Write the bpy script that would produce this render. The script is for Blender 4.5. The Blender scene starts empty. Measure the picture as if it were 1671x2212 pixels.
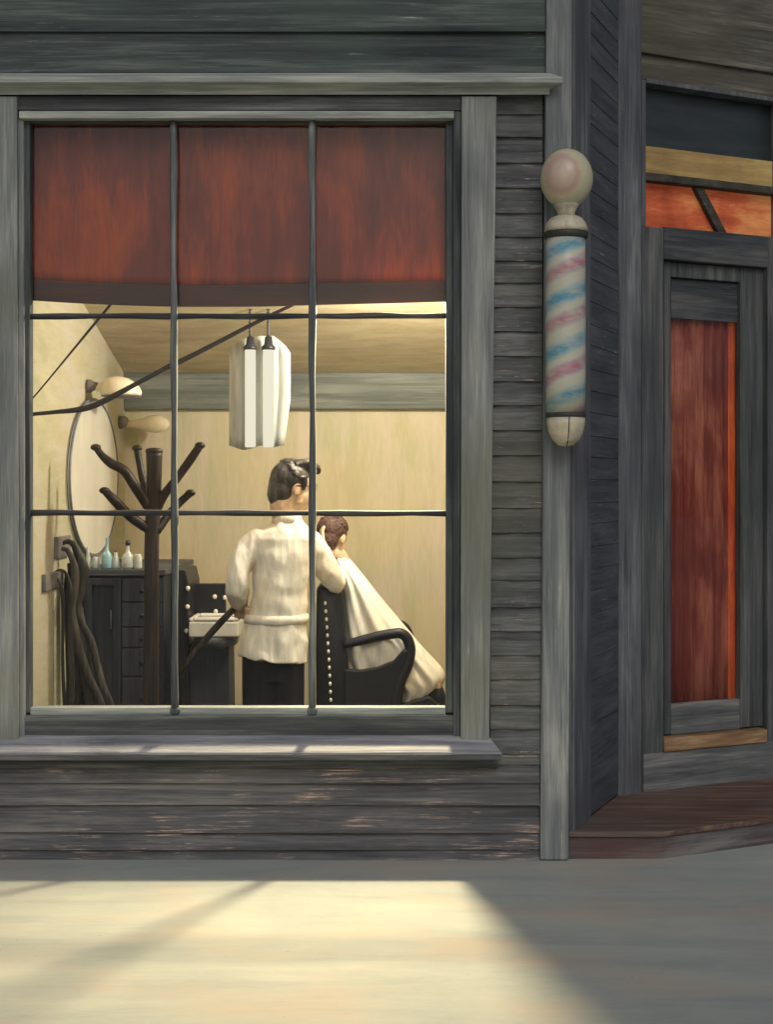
import bpy, bmesh, math, random
from mathutils import Vector, Matrix, noise
random.seed(7)
R = math.radians
SC = bpy.context.scene
COL = SC.collection
# ------------------------------------------------------------------ measuring helpers
CAMD, EYE, K = 6.0, 1.49, 0.00185          # camera distance to the shop front, eye height, metres per unit there
def sc(d): return K*(1+d/CAMD)
def X(px, d=0.0): return (px-835.5)*sc(d)
def Z(py, d=0.0): return EYE+(1050-py)*sc(d)
def P(px, py, d): return Vector((X(px, d), d, Z(py, d)))
# ------------------------------------------------------------------ materials
def s2l(c):
    return tuple(((v/255)/12.92 if v/255 <= .04045 else ((v/255+.055)/1.055)**2.4) for v in c)
class NT:
    def __init__(s, name):
        m = bpy.data.materials.new(name); m.use_nodes = True
        s.m = m; s.t = m.node_tree; s.t.nodes.clear()
        s.out = s.t.nodes.new('ShaderNodeOutputMaterial')
    def n(s, typ, **kw):
        o = s.t.nodes.new(typ)
        for k, v in kw.items():
            if k in o.inputs: o.inputs[k].default_value = v
            else: setattr(o, k, v)
        return o
    def l(s, a, b): s.t.links.new(a, b)
    def mapping(s, scale, rot=(0, 0, 0)):
        tc = s.n('ShaderNodeTexCoord'); mp = s.n('ShaderNodeMapping')
        mp.inputs['Scale'].default_value = scale; mp.inputs['Rotation'].default_value = rot
        s.l(tc.outputs['Object'], mp.inputs['Vector']); return mp.outputs['Vector']
    def noise(s, vec, scale=1, detail=6, rough=.6, dist=0.0):
        q = s.n('ShaderNodeTexNoise'); q.inputs['Scale'].default_value = scale
        q.inputs['Detail'].default_value = detail; q.inputs['Roughness'].default_value = rough
        q.inputs['Distortion'].default_value = dist
        s.l(vec, q.inputs['Vector']); return q.outputs['Fac']
    def ramp(s, fac, stops, interp='LINEAR'):
        r = s.n('ShaderNodeValToRGB'); r.color_ramp.interpolation = interp
        e = r.color_ramp.elements
        while len(e) < len(stops): e.new(.5)
        for q, (p, c) in zip(e, stops):
            q.position = p; q.color = (*c[:3], 1) if not isinstance(c, (int, float)) else (c, c, c, 1)
        s.l(fac, r.inputs[0]); return r.outputs[0]
    def mix(s, fac, a, b, mode='MIX'):
        m = s.n('ShaderNodeMix', data_type='RGBA', blend_type=mode)
        for v, i in ((fac, 0), (a, 6), (b, 7)):
            if hasattr(v, 'is_linked'): s.l(v, m.inputs[i])
            else: m.inputs[i].default_value = v if isinstance(v, (int, float)) else (*v[:3], 1)
        return m.outputs[2]
    def math(s, op, a, b=0.0):
        m = s.n('ShaderNodeMath', operation=op)
        for v, i in ((a, 0), (b, 1)):
            if hasattr(v, 'is_linked'): s.l(v, m.inputs[i])
            else: m.inputs[i].default_value = v
        return m.outputs[0]
    def bump(s, h, strength=.4, dist=.01):
        b = s.n('ShaderNodeBump'); b.inputs['Strength'].default_value = strength; b.inputs['Distance'].default_value = dist
        s.l(h, b.inputs['Height']); return b.outputs[0]
    def princ(s, col, rough=.7, nrm=None, metal=0, spec=.3, **kw):
        p = s.n('ShaderNodeBsdfPrincipled')
        if hasattr(col, 'is_linked'): s.l(col, p.inputs['Base Color'])
        else: p.inputs['Base Color'].default_value = (*col[:3], 1)
        if hasattr(rough, 'is_linked'): s.l(rough, p.inputs['Roughness'])
        else: p.inputs['Roughness'].default_value = rough
        p.inputs['Metallic'].default_value = metal; p.inputs['Specular IOR Level'].default_value = spec
        for k, v in kw.items(): p.inputs[k.replace('_', ' ')].default_value = v
        if nrm is not None: s.l(nrm, p.inputs['Normal'])
        return p.outputs[0]
    def done(s, sh): s.l(sh, s.out.inputs[0]); return s.m

def wood(name, dark, mid, light, axis='x', fleck=None, flamt=.66, rough=.72, blotch=1.0, bstr=.5, tint=None):
    """weathered brushed paint; grain along axis"""
    q = NT(name)
    g = {'h': (1.6, 1.6, 26), 'x': (1.1, 26, 26), 'z': (26, 26, 1.1), 'y': (26, 1.1, 26)}[axis]
    f = {'h': (7, 7, 150), 'x': (5, 150, 150), 'z': (150, 150, 5), 'y': (150, 5, 150)}[axis]
    b = {'h': (1.4, 1.4, 6), 'x': (1.2, 5, 5), 'z': (5, 5, 1.2), 'y': (5, 1.2, 5)}[axis]
    n1 = q.noise(q.mapping(g), 1, 7, .68, .5)
    n2 = q.noise(q.mapping(f), 1, 4, .6)
    n3 = q.noise(q.mapping(b), 1, 4, .6, .8)
    mixn = q.math('ADD', q.math('MULTIPLY', n1, .5), q.math('ADD', q.math('MULTIPLY', n2, .2), q.math('MULTIPLY', n3, .3)))
    col = q.ramp(mixn, [(.37, s2l(tuple(v*.9 for v in dark))), (.5, s2l(mid)), (.62, s2l(tuple(min(250,v*1.06) for v in light)))])
    if tint:
        tn = q.noise(q.mapping((1.7, 1.7, 1.7)), 1, 3, .5)
        col = q.mix(q.ramp(tn, [(.45, 0.0), (.62, .55)]), col, s2l(tint))
    if fleck:
        fm = q.noise(q.mapping(tuple(v*(.8 if v < 10 else .75) for v in f)), 1, 6, .75)
        fz = q.noise(q.mapping((3, 3, 6)), 1, 3, .5)
        mask = q.math('MULTIPLY', q.ramp(fm, [(flamt, 0.0), (flamt+.05, 1.0)]), q.ramp(fz, [(.48, 0.0), (.62, 1.0)]))
        col = q.mix(mask, col, s2l(fleck))
    return q.done(q.princ(col, rough, q.bump(mixn, bstr, .012), spec=.25))

def paint(name, c, c2=None, rough=.6, scale=6, stretch=(1, 1, 1), bstr=.25, spec=.3, metal=0, c3=None, fine=60):
    q = NT(name)
    v = q.mapping(tuple(scale*a for a in stretch))
    n = q.noise(v, 1, 6, .65, .4); c2 = c2 or c
    stops = [(.36, s2l(c)), (.62, s2l(c2))] if not c3 else [(.34, s2l(c)), (.5, s2l(c2)), (.66, s2l(c3))]
    nf = q.noise(q.mapping(tuple(fine*a for a in stretch)), 1, 4, .6)
    h = q.math('ADD', n, q.math('MULTIPLY', nf, .5))
    return q.done(q.princ(q.ramp(q.math('ADD', q.math('MULTIPLY', n, .8), q.math('MULTIPLY', nf, .2)), stops), rough, q.bump(h, bstr, .006), metal=metal, spec=spec))

M = {}
M['siding'] = wood('grey siding paint', (66, 69, 73), (94, 98, 100), (126, 127, 124), 'x', fleck=(205, 180, 158), flamt=.60, tint=(92, 94, 78))
M['siding_low'] = wood('worn siding paint', (60, 62, 66), (90, 92, 95), (122, 120, 118), 'x', fleck=(205, 175, 155), flamt=.555)
M['fascia'] = wood('green grey fascia paint', (50, 58, 61), (72, 82, 82), (106, 115, 110), 'x', fleck=(190, 195, 180), flamt=.63, tint=(70, 86, 80))
M['trim_h'] = wood('pale trim paint', (108, 117, 116), (146, 154, 150), (184, 188, 176), 'x', fleck=(200, 190, 170), flamt=.64)
M['sill'] = wood('pale sill paint', (96, 100, 106), (132, 136, 143), (166, 167, 166), 'x', fleck=(226, 218, 200), flamt=.62)
M['dark_h'] = wood('dark trim paint across', (52, 56, 60), (78, 82, 84), (112, 116, 114), 'x')
M['dark_v'] = wood('dark trim paint upright', (46, 52, 56), (68, 74, 77), (96, 102, 102), 'z')
M['casing'] = wood('casing paint', (104, 110, 111), (130, 136, 135), (160, 164, 158), 'z', fleck=(215, 205, 185), flamt=.64, tint=(112, 116, 96))
M['post'] = wood('corner post paint', (92, 99, 102), (120, 127, 128), (160, 164, 158), 'z', fleck=(205, 205, 190), flamt=.63, tint=(96, 102, 108))
M['recess_v'] = wood('recess boards paint', (70, 76, 82), (98, 103, 108), (130, 133, 134), 'z', tint=(76, 76, 84))
M['recess_h'] = wood('recess siding paint', (64, 71, 78), (78, 84, 90), (92, 97, 101), 'h', fleck=(185, 175, 160), flamt=.62)
M['door_grey'] = wood('door paint', (58, 62, 64), (84, 88, 90), (112, 114, 112), 'z', tint=(72, 78, 84))
M['rail_grey'] = wood('door rail paint', (80, 84, 86), (104, 108, 110), (138, 138, 132), 'h')
M['header'] = wood('header paint', (64, 64, 60), (92, 92, 86), (130, 128, 116), 'h', tint=(84, 80, 66))
M['rail_dark'] = wood('dark door panel paint', (46, 50, 54), (66, 70, 74), (92, 94, 94), 'h')
M['kick'] = wood('bare ochre wood', (96, 78, 56), (150, 122, 92), (184, 156, 122), 'h', fleck=(60, 54, 48), flamt=.6)
M['step_top'] = wood('worn red step paint', (70, 54, 51), (96, 77, 70), (128, 106, 88), 'x', fleck=(190, 160, 130), flamt=.62, tint=(96, 92, 88))
M['step_riser'] = wood('step riser paint', (70, 66, 70), (90, 88, 92), (118, 116, 112), 'h', tint=(92, 62, 56))
M['bar'] = wood('glazing bar paint', (60, 66, 68), (94, 101, 103), (140, 146, 142), 'z')
M['bar_h'] = wood('dark bar paint', (38, 38, 42), (58, 60, 64), (100, 98, 92), 'x')

def pavement_mat():
    q = NT('pavement concrete')
    a = q.noise(q.mapping((.9, 5, 1)), 1, 6, .6, .6); b = q.noise(q.mapping((2.2, 2.8, 2)), 1, 4, .55, .5)
    c = q.noise(q.mapping((18, 120, 30)), 1, 5, .7)
    g = q.noise(q.mapping((260, 260, 260)), 1, 2, .6)
    m = q.math('ADD', q.math('MULTIPLY', a, .45), q.math('ADD', q.math('MULTIPLY', b, .25), q.math('ADD', q.math('MULTIPLY', c, .2), q.math('MULTIPLY', g, .1))))
    col = q.ramp(m, [(.38, (.28, .315, .31)), (.5, (.35, .38, .355)), (.62, (.42, .44, .39))])
    t = q.noise(q.mapping((1.6, 3.4, 1)), 1, 3, .5)
    col = q.mix(q.ramp(t, [(.48, 0.0), (.64, .42)]), col, (.46, .37, .29))
    sp = q.noise(q.mapping((30, 40, 30)), 1, 2, .5)
    col = q.mix(q.ramp(sp, [(.735, 0.0), (.76, .7)]), col, (.33, .2, .09))
    return q.done(q.princ(col, .85, q.bump(m, .25, .01), spec=.2))
M['pavement'] = pavement_mat()

def plaster(name, a, b, c, d, st=(9, 9, 1.6)):
    q = NT(name)
    n = q.noise(q.mapping(st), 1, 6, .6, .5); w = q.noise(q.mapping((1.5, 1.5, 1.5)), 1, 4, .5)
    f = q.noise(q.mapping(tuple(v*9 for v in st)), 1, 3, .6)
    nn = q.math('ADD', q.math('MULTIPLY', n, .75), q.math('MULTIPLY', f, .25))
    c1 = q.ramp(nn, [(.38, a), (.62, b)]); c2 = q.ramp(nn, [(.38, c), (.62, d)])
    return q.done(q.princ(q.mix(q.ramp(w, [(.42, 0.0), (.6, 1.0)]), c1, c2), .8, q.bump(nn, .3, .01), spec=.15))
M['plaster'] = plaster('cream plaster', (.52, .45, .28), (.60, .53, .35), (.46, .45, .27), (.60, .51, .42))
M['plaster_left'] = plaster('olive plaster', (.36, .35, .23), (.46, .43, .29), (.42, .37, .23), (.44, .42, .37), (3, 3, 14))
M['ceiling'] = plaster('ochre ceiling paint', (.48, .40, .24), (.62, .55, .36), (.42, .35, .23), (.58, .50, .36), (3, 9, 6))
M['frieze'] = wood('grey green frieze', (80, 86, 82), (102, 108, 102), (126, 130, 122), 'x')
M['floor_in'] = wood('dark floorboards', (50, 40, 34), (72, 58, 48), (92, 76, 62), 'y')

def blind_mat(name, c1, c2, c3, transl=.35, axis=(14, 14, 2.2), glow=0.0, trcol=(.9, .22, .07)):
    q = NT(name)
    n = q.noise(q.mapping(axis), 1, 6, .65, .4); w = q.noise(q.mapping((2.3, 2.3, 1.6)), 1, 4, .55, .7)
    f = q.noise(q.mapping(tuple(v*8 for v in axis)), 1, 4, .6)
    nn = q.math('ADD', q.math('MULTIPLY', n, .4), q.math('ADD', q.math('MULTIPLY', w, .45), q.math('MULTIPLY', f, .15)))
    col = q.ramp(nn, [(.38, s2l(c1)), (.5, s2l(c2)), (.62, s2l(c3))])
    pr = q.princ(col, .6, q.bump(nn, .5, .01), spec=.3)
    tr = q.n('ShaderNodeBsdfTranslucent')
    q.l(q.mix(1.0, q.ramp(nn, [(.4, .25), (.6, 1.0)]), trcol, 'MULTIPLY'), tr.inputs[0])
    mx = q.n('ShaderNodeMixShader'); mx.inputs[0].default_value = transl
    q.l(pr, mx.inputs[1]); q.l(tr.outputs[0], mx.inputs[2]); res = mx.outputs[0]
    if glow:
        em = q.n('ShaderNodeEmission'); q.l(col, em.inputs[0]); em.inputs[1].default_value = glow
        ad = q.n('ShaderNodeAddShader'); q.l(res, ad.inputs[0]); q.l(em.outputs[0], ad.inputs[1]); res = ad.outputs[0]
    return q.done(res)
M['blind'] = blind_mat('red blind cloth', (96, 42, 40), (120, 52, 44), (164, 72, 36), .06)  # orange tones put into the cloth for the glow behind it
M['hem'] = blind_mat('dark hem cloth', (48, 32, 30), (58, 36, 32), (80, 42, 34), .0, (2, 14, 30))
M['curtain'] = blind_mat('glowing red door curtain', (84, 32, 30), (112, 44, 35), (166, 98, 78), .0, (11, 11, 1.1), .1)  # faint glow added to the cloth, as if lit from inside
M['curtain_edge'] = blind_mat('glowing orange curtain edge', (108, 38, 30), (160, 66, 34), (206, 98, 46), .0, (22, 22, 2), .3)  # edge strip carries an added glow too
M['orange'] = blind_mat('glowing orange transom blind', (140, 60, 36), (178, 88, 54), (206, 140, 86), .0, (2.6, 2.6, 14), .3)  # glow added so the blind seems lit from indoors
M['ochre'] = blind_mat('glowing ochre transom wall', (112, 94, 62), (144, 120, 76), (172, 148, 98), .0, (2, 2, 20), .25)  # glow added so the wall strip seems lit from indoors
M['night_glass'] = paint('dark transom paint', (36, 46, 50), (52, 60, 62), .35, 4, (1, 1, 5), .1, .5)
M['bar_dark'] = wood('dark strut paint', (48, 50, 46), (68, 68, 60), (88, 86, 74), 'x')

def glass_mat():
    q = NT('window glass')
    t = q.n('ShaderNodeBsdfTransparent'); t.inputs[0].default_value = (.97, .98, .97, 1)
    g = q.n('ShaderNodeBsdfGlossy'); g.inputs['Roughness'].default_value = .03
    f = q.n('ShaderNodeLayerWeight'); fp = q.math('ADD', q.math('MULTIPLY', q.math('POWER', f.outputs['Facing'], 4), .35), .025)
    m = q.n('ShaderNodeMixShader'); q.l(fp, m.inputs[0])
    q.l(t.outputs[0], m.inputs[1]); q.l(g.outputs[0], m.inputs[2]); return q.done(m.outputs[0])
M['glass'] = glass_mat()
def bottle_mat(name, col, tr=.35):
    q = NT(name)
    n = q.noise(q.mapping((60, 60, 30)), 1, 4, .6)
    p = q.princ(q.ramp(n, [(.35, tuple(v*.8 for v in col)), (.65, col)]), .15, spec=.6)
    t = q.n('ShaderNodeBsdfTransparent'); t.inputs[0].default_value = (*col, 1)
    m = q.n('ShaderNodeMixShader'); m.inputs[0].default_value = tr
    q.l(p, m.inputs[1]); q.l(t.outputs[0], m.inputs[2]); return q.done(m.outputs[0])
M['clear'] = bottle_mat('pale bottle glass', (.72, .78, .74))
M['bluegl'] = bottle_mat('pale blue bottle glass', (.38, .62, .70), .2)
M['jar'] = bottle_mat('milky jar glass', (.70, .72, .64), .15)
M['stopper'] = paint('dark stopper', (34, 34, 38), (52, 52, 56), .4)

def pole_mat():
    q = NT('barber stripes')
    tc = q.n('ShaderNodeTexCoord'); sp = q.n('ShaderNodeSeparateXYZ'); q.l(tc.outputs['Object'], sp.inputs[0])
    nz = q.math('MULTIPLY', q.math('SUBTRACT', q.noise(q.mapping((11, 11, 11)), 1, 5, .7, .5), .5), .16)
    th = q.math('MULTIPLY', q.math('ARCTAN2', sp.outputs[1], sp.outputs[0]), 1/(2*math.pi))
    ph = q.math('ADD', q.math('SUBTRACT', q.math('MULTIPLY', sp.outputs[2], 1/.196), th), nz)
    fr = q.math('FRACT', q.math('ADD', ph, 7.38))
    W = s2l((192, 192, 174)); B = s2l((92, 148, 170)); B2 = s2l((136, 174, 180)); Pk = s2l((176, 118, 132)); P2 = s2l((168, 150, 164))
    col = q.ramp(fr, [(0, W), (.08, B2), (.15, B), (.25, B), (.33, B2), (.41, W), (.57, W), (.64, P2), (.71, Pk), (.78, Pk), (.86, P2), (.93, W), (1, W)])
    n2 = q.noise(q.mapping((9, 9, 30), (.5, 0, 0)), 1, 5, .7)
    col = q.mix(q.ramp(n2, [(.42, 0.0), (.66, .75)]), col, s2l((186, 188, 172)))
    return q.done(q.princ(col, .35, q.bump(n2, .3, .006), spec=.4))
M['stripes'] = pole_mat()
M['ivory'] = paint('aged ivory enamel', (150, 142, 122), (196, 190, 168), .35, 9, c3=(214, 206, 180), bstr=.3)
M['ring'] = paint('dark collar paint', (44, 46, 46), (66, 68, 64), .5)
def globe_mat():
    q = NT('globe enamel')
    tc = q.n('ShaderNodeTexCoord'); sp = q.n('ShaderNodeSeparateXYZ'); q.l(tc.outputs['Object'], sp.inputs[0])
    nz = q.noise(q.mapping((22, 22, 22)), 1, 5, .7, .4)
    dx = q.math('MULTIPLY', q.math('ADD', sp.outputs[0], .026), 1/.074); dz = q.math('MULTIPLY', q.math('SUBTRACT', sp.outputs[2], .004), 1/.09)
    r = q.math('ADD', q.math('SQRT', q.math('ADD', q.math('POWER', dx, 2), q.math('POWER', dz, 2))), q.math('MULTIPLY', q.math('SUBTRACT', nz, .5), .5))
    col = q.ramp(r, [(0, s2l((196, 182, 164))), (.55, s2l((188, 168, 154))), (.74, s2l((180, 154, 144))), (.88, s2l((188, 166, 150))), (.98, s2l((200, 184, 144))), (1.1, s2l((190, 188, 160)))])
    return q.done(q.princ(col, .3, q.bump(nz, .3, .006), spec=.45))
M['globe'] = globe_mat()

M['coatrack'] = wood('dark brown bentwood', (18, 15, 15), (29, 24, 23), (58, 50, 47), 'z', rough=.45)
M['cabinet'] = wood('blue black cabinet paint', (32, 36, 44), (44, 48, 56), (60, 63, 70), 'z', rough=.55)
M['cabinet_top'] = wood('cabinet top paint', (44, 46, 52), (62, 64, 70), (96, 96, 98), 'x', rough=.5)
M['black'] = paint('black leather', (22, 23, 27), (34, 35, 40), .42, 8, bstr=.3)
M['black_metal'] = paint('black enamel metal', (24, 25, 28), (40, 40, 44), .35, 10, bstr=.15)
M['white_enamel'] = paint('white enamel', (206, 202, 190), (232, 228, 214), .25, 5, bstr=.08, spec=.5)
M['basin_under'] = paint('grey basin underside', (112, 116, 126), (160, 164, 172), .35, 12, bstr=.1)
M['knob'] = paint('pale knob', (220, 212, 190), (240, 234, 214), .3)
M['strop'] = wood('dark hanging leather', (34, 31, 28), (52, 48, 43), (88, 82, 72), 'z', rough=.5)
M['plate'] = paint('grey wall plate', (98, 94, 96), (122, 118, 118), .5)
M['cable'] = paint('dark cable', (26, 26, 28), (44, 44, 46), .6, 20)
M['fixture'] = paint('frosted reflector', (150, 158, 156), (188, 192, 184), .3, 20, (1, 1, .15), .2)
def emit(name, col, s):
    q = NT(name); e = q.n('ShaderNodeEmission'); e.inputs[0].default_value = (*col, 1); e.inputs[1].default_value = s
    return q.done(e.outputs[0])
M['tube'] = emit('lit fluorescent tube', (1, .93, .74), .92)
M['opal'] = paint('opal glass', (226, 214, 186), (242, 232, 208), .25, 9, bstr=.1)
def mirror_mat():
    q = NT('mirror glass')
    n = q.noise(q.mapping((4, 3, 1.4)), 1, 4, .6)
    return q.done(q.princ(q.ramp(n, [(.4, (.80, .80, .74)), (.6, (.92, .90, .82))]), .25, metal=.35, spec=.6))
M['mirror'] = mirror_mat()
M['mirror_frame'] = paint('grey mirror frame', (84, 90, 108), (120, 128, 142), .4)

def cloth(name, a, b, c, stretch=(1, 1, .25), scale=16):
    q = NT(name)
    n = q.noise(q.mapping(tuple(scale*v for v in stretch)), 1, 6, .65, .9); w = q.noise(q.mapping((5, 5, 3)), 1, 3, .5)
    f = q.noise(q.mapping((240, 240, 240)), 1, 2, .5)
    col = q.mix(q.ramp(w, [(.45, 0.0), (.62, .55)]), q.ramp(n, [(.36, s2l(a)), (.6, s2l(b))]), s2l(c))
    h = q.math('ADD', n, q.math('MULTIPLY', f, .12))
    return q.done(q.princ(col, .85, q.bump(h, .45, .015), spec=.1))
M['coat'] = cloth('white barber coat', (206, 202, 190), (232, 228, 214), (228, 208, 180))
M['cape'] = cloth('white cape cloth', (200, 198, 190), (234, 230, 216), (226, 216, 192))
M['trouser'] = cloth('black trouser cloth', (22, 24, 28), (32, 34, 38), (26, 28, 32))
M['skin'] = paint('skin', (184, 156, 128), (206, 178, 148), .55, 30, bstr=.15)
M['hair_black'] = paint('glossy black hair', (22, 22, 24), (48, 47, 48), .3, 26, (1, 1, .3), .9, .6, c3=(96, 94, 92))
M['hair_brown'] = paint('brown hair', (58, 40, 34), (78, 56, 48), .5, 60, (1, 1, 1), 1.0, .3, c3=(100, 76, 66))
M['shoe'] = paint('black shoe leather', (18, 18, 20), (30, 30, 34), .3)

# ------------------------------------------------------------------ object helpers
def thing(name, label, cat, loc=(0, 0, 0), group=None):
    o = bpy.data.objects.new(name, None); COL.objects.link(o); o.location = loc
    o.empty_display_size = .1; o['label'] = label; o['category'] = cat
    if group: o['group'] = group
    return o
def wloc(o):
    v = Vector(o.location)
    return v if not o.parent else v
def obj(name, bm, m, parent=None, bevel=0, smooth=False, label=None):
    me = bpy.data.meshes.new(name); bmesh.ops.recalc_face_normals(bm, faces=bm.faces[:]); bm.to_mesh(me); bm.free()
    me.materials.append(M[m] if isinstance(m, str) else m)
    o = bpy.data.objects.new(name, me); COL.objects.link(o)
    if parent:
        o.parent = parent
        if parent.type == 'EMPTY': o.matrix_parent_inverse = Matrix.Translation(-Vector(parent.location))
        # children of meshes: parent mesh sits at the world origin offset already cancelled
    if smooth:
        for p in me.polygons: p.use_smooth = True
    if bevel:
        b = o.modifiers.new('bevel', 'BEVEL'); b.width = bevel; b.segments = 2; b.limit_method = 'ANGLE'
    if label: o['label'] = label
    return o
def B(): return bmesh.new()
def hexa(bm, c):     # 8 corners: bottom loop 4, top loop 4
    v = [bm.verts.new(p) for p in c]
    for f in ((0, 1, 2, 3), (4, 5, 6, 7), (0, 1, 5, 4), (1, 2, 6, 5), (2, 3, 7, 6), (3, 0, 4, 7)): bm.faces.new([v[i] for i in f])
def box(bm, x0, x1, y0, y1, z0, z1):
    hexa(bm, [(x0, y0, z0), (x1, y0, z0), (x1, y1, z0), (x0, y1, z0), (x0, y0, z1), (x1, y0, z1), (x1, y1, z1), (x0, y1, z1)])
def fbox(bm, px0, py0, px1, py1, d0, d1):
    """box whose front face (depth d0) fills the measured rectangle"""
    box(bm, X(px0, d0), X(px1, d0), d0, d1, Z(py1, d0), Z(py0, d0))
def prism(bm, pts, d0, d1):
    """outline in (x, z), extruded from depth d0 to d1"""
    a = [bm.verts.new((p[0], d0, p[1])) for p in pts]; b = [bm.verts.new((p[0], d1, p[1])) for p in pts]
    bm.faces.new(a); bm.faces.new(b[::-1]); n = len(pts)
    for i in range(n): bm.faces.new((a[i], a[(i+1) % n], b[(i+1) % n], b[i]))
def tube(bm, pts, rad, seg=10, cap=True, flat=None):
    pts = [Vector(p) for p in pts]
    if isinstance(rad, (int, float)): rad = [rad]*len(pts)
    rings = []; up = None
    for i, p in enumerate(pts):
        t = (pts[min(i+1, len(pts)-1)]-pts[max(i-1, 0)]).normalized()
        if up is None:
            up = Vector((0, 1, 0)) if abs(t.y) < .9 else Vector((0, 0, 1))
        a = (up-t*up.dot(t)).normalized(); b = t.cross(a); up = a
        fa = flat or 1.0
        rings.append([bm.verts.new(p+(a*math.cos(2*math.pi*k/seg)*fa+b*math.sin(2*math.pi*k/seg))*rad[i]) for k in range(seg)])
    for r0, r1 in zip(rings, rings[1:]):
        for k in range(seg): bm.faces.new((r0[k], r0[(k+1) % seg], r1[(k+1) % seg], r1[k]))
    if cap: bm.faces.new(rings[0][::-1]); bm.faces.new(rings[-1])
def smooth_path(pts, n=6):
    pts = [Vector(p) for p in pts]; out = []
    q = [pts[0]*2-pts[1]]+pts+[pts[-1]*2-pts[-2]]
    for i in range(1, len(q)-2):
        for k in range(n):
            t = k/n; a, b, c, d = q[i-1], q[i], q[i+1], q[i+2]
            out.append(.5*((2*b)+(c-a)*t+(2*a-5*b+4*c-d)*t*t+(3*b-a-3*c+d)*t**3))
    out.append(pts[-1]); return out
def lerp_list(v, n):
    out = []
    for a, b in zip(v, v[1:]):
        for k in range(n): out.append(a+(b-a)*k/n)
    return out+[v[-1]]
def stube(bm, pts, rad, seg=10, n=5, flat=None):
    if isinstance(rad, (int, float)): rad = [rad]*len(pts)
    tube(bm, smooth_path(pts, n), lerp_list(rad, n), seg, True, flat)
def lathe(bm, prof, c, axis='z', seg=24):
    """prof: (radius, along); c: origin"""
    c = Vector(c); rings = []
    for r, h in prof:
        ring = []
        for k in range(seg):
            a = 2*math.pi*k/seg; u, w = r*math.cos(a), r*math.sin(a)
            v = {'z': (u, w, h), 'x': (h, u, w), 'y': (u, h, w)}[axis]
            ring.append(bm.verts.new(c+Vector(v)))
        rings.append(ring)
    for r0, r1 in zip(rings, rings[1:]):
        for k in range(seg): bm.faces.new((r0[k], r0[(k+1) % seg], r1[(k+1) % seg], r1[k]))
    bm.faces.new(rings[0][::-1]); bm.faces.new(rings[-1])
def ellipsoid(bm, c, r, rot=None, seg=24, rings=16):
    m = Matrix.Translation(Vector(c)) @ (rot.to_4x4() if rot else Matrix.Identity(4)) @ Matrix.Diagonal((*r, 1))
    bmesh.ops.create_uvsphere(bm, u_segments=seg, v_segments=rings, radius=1, matrix=m)
def loft(bm, rings, seg=40, fold=0, fseed=0, nf=9):
    """horizontal rings (cx, cy, z, rx, ry[, tilt]) -> closed body"""
    out = []
    for i, r in enumerate(rings):
        cx, cy, z, rx, ry = r[:5]; tl = r[5] if len(r) > 5 else 0
        ring = []; am = fold*(i/(len(rings)-1))
        for k in range(seg):
            a = 2*math.pi*k/seg
            f = 1+am*(math.sin(nf*a+fseed+i*.25)*.6+math.sin((nf*2-3)*a+fseed*2-i*.4)*.4)
            x, y = rx*math.cos(a)*f, ry*math.sin(a)*f
            ring.append(bm.verts.new((cx+x, cy+y, z+tl*x)))
        out.append(ring)
    for r0, r1 in zip(out, out[1:]):
        for k in range(seg): bm.faces.new((r0[k], r0[(k+1) % seg], r1[(k+1) % seg], r1[k]))
    bm.faces.new(out[0][::-1]); bm.faces.new(out[-1])
def fuse(o, voxel=.006, it=4):
    """weld overlapping shapes into one continuous skin"""
    r = o.modifiers.new('r', 'REMESH'); r.mode = 'VOXEL'; r.voxel_size = voxel; r.use_smooth_shade = True
    s = o.modifiers.new('s', 'SMOOTH'); s.factor = .5; s.iterations = it
    dg = bpy.context.evaluated_depsgraph_get(); dg.update()
    me = bpy.data.meshes.new_from_object(o.evaluated_get(dg)); me.name = o.name
    o.modifiers.clear(); old = o.data; o.data = me
    if not me.materials: me.materials.append(old.materials[0])
    for p in me.polygons: p.use_smooth = True
    return o

# ------------------------------------------------------------------ pavement
bm = B()
bmesh.ops.create_grid(bm, x_segments=2, y_segments=2, size=60, matrix=Matrix.Translation((0, -10, 0)))
o = obj('pavement', bm, 'pavement'); o['kind'] = 'structure'

# ------------------------------------------------------------------ the shop
shop = thing('barber_shop', 'weathered grey wooden barber shop front with big lit window and recessed corner door', 'shop', (-.4, 0, 0))
XL = -1.50; BACK = 2.6; ZB = 2.126; SL = .225
# wall core with a real window opening
WX0, WX1, WZ0, WZ1 = X(52), X(972), Z(1538), Z(248)
bm = B()
box(bm, -6, WX0, .02, .15, 0, 6); box(bm, WX1, X(1232), .02, .15, 0, 6)
box(bm, WX0, WX1, .02, .15, 0, WZ0); box(bm, WX0, WX1, .02, .15, WZ1, 6)
obj('front_wall', bm, 'dark_h', shop)
def clap(bm, px0, px1, ys, d_in, proud=.016, seed=0, jit=2.0):
    """lapped boards between the heights ys (top to bottom), lower edge proud of upper edge; slightly uneven"""
    rnd = random.Random(seed); n = 26
    for a, b in zip(ys, ys[1:]):
        x0, x1 = X(px0), X(px1); prev = None
        jy = [rnd.uniform(-jit, jit) for _ in range(4)]
        for i in range(n+1):
            t = i/n; x = x0+(x1-x0)*t
            w = (jy[0]*(1-t)+jy[1]*t+math.sin(t*7+jy[2])*.5)*K*.4
            zt, zb = Z(a)+.002, Z(b)+w
            pr = proud*(1+.25*math.sin(t*9+jy[3]*3))
            cur = [bm.verts.new(p) for p in ((x, d_in+.02, zt), (x, d_in-.003, zt), (x, d_in-pr, zb), (x, d_in+.02, zb))]
            if prev:
                for q in range(4): bm.faces.new((prev[q], prev[(q+1) % 4], cur[(q+1) % 4], cur[q]))
            else: bm.faces.new(cur)
            prev = cur
        bm.faces.new(prev[::-1])
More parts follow.
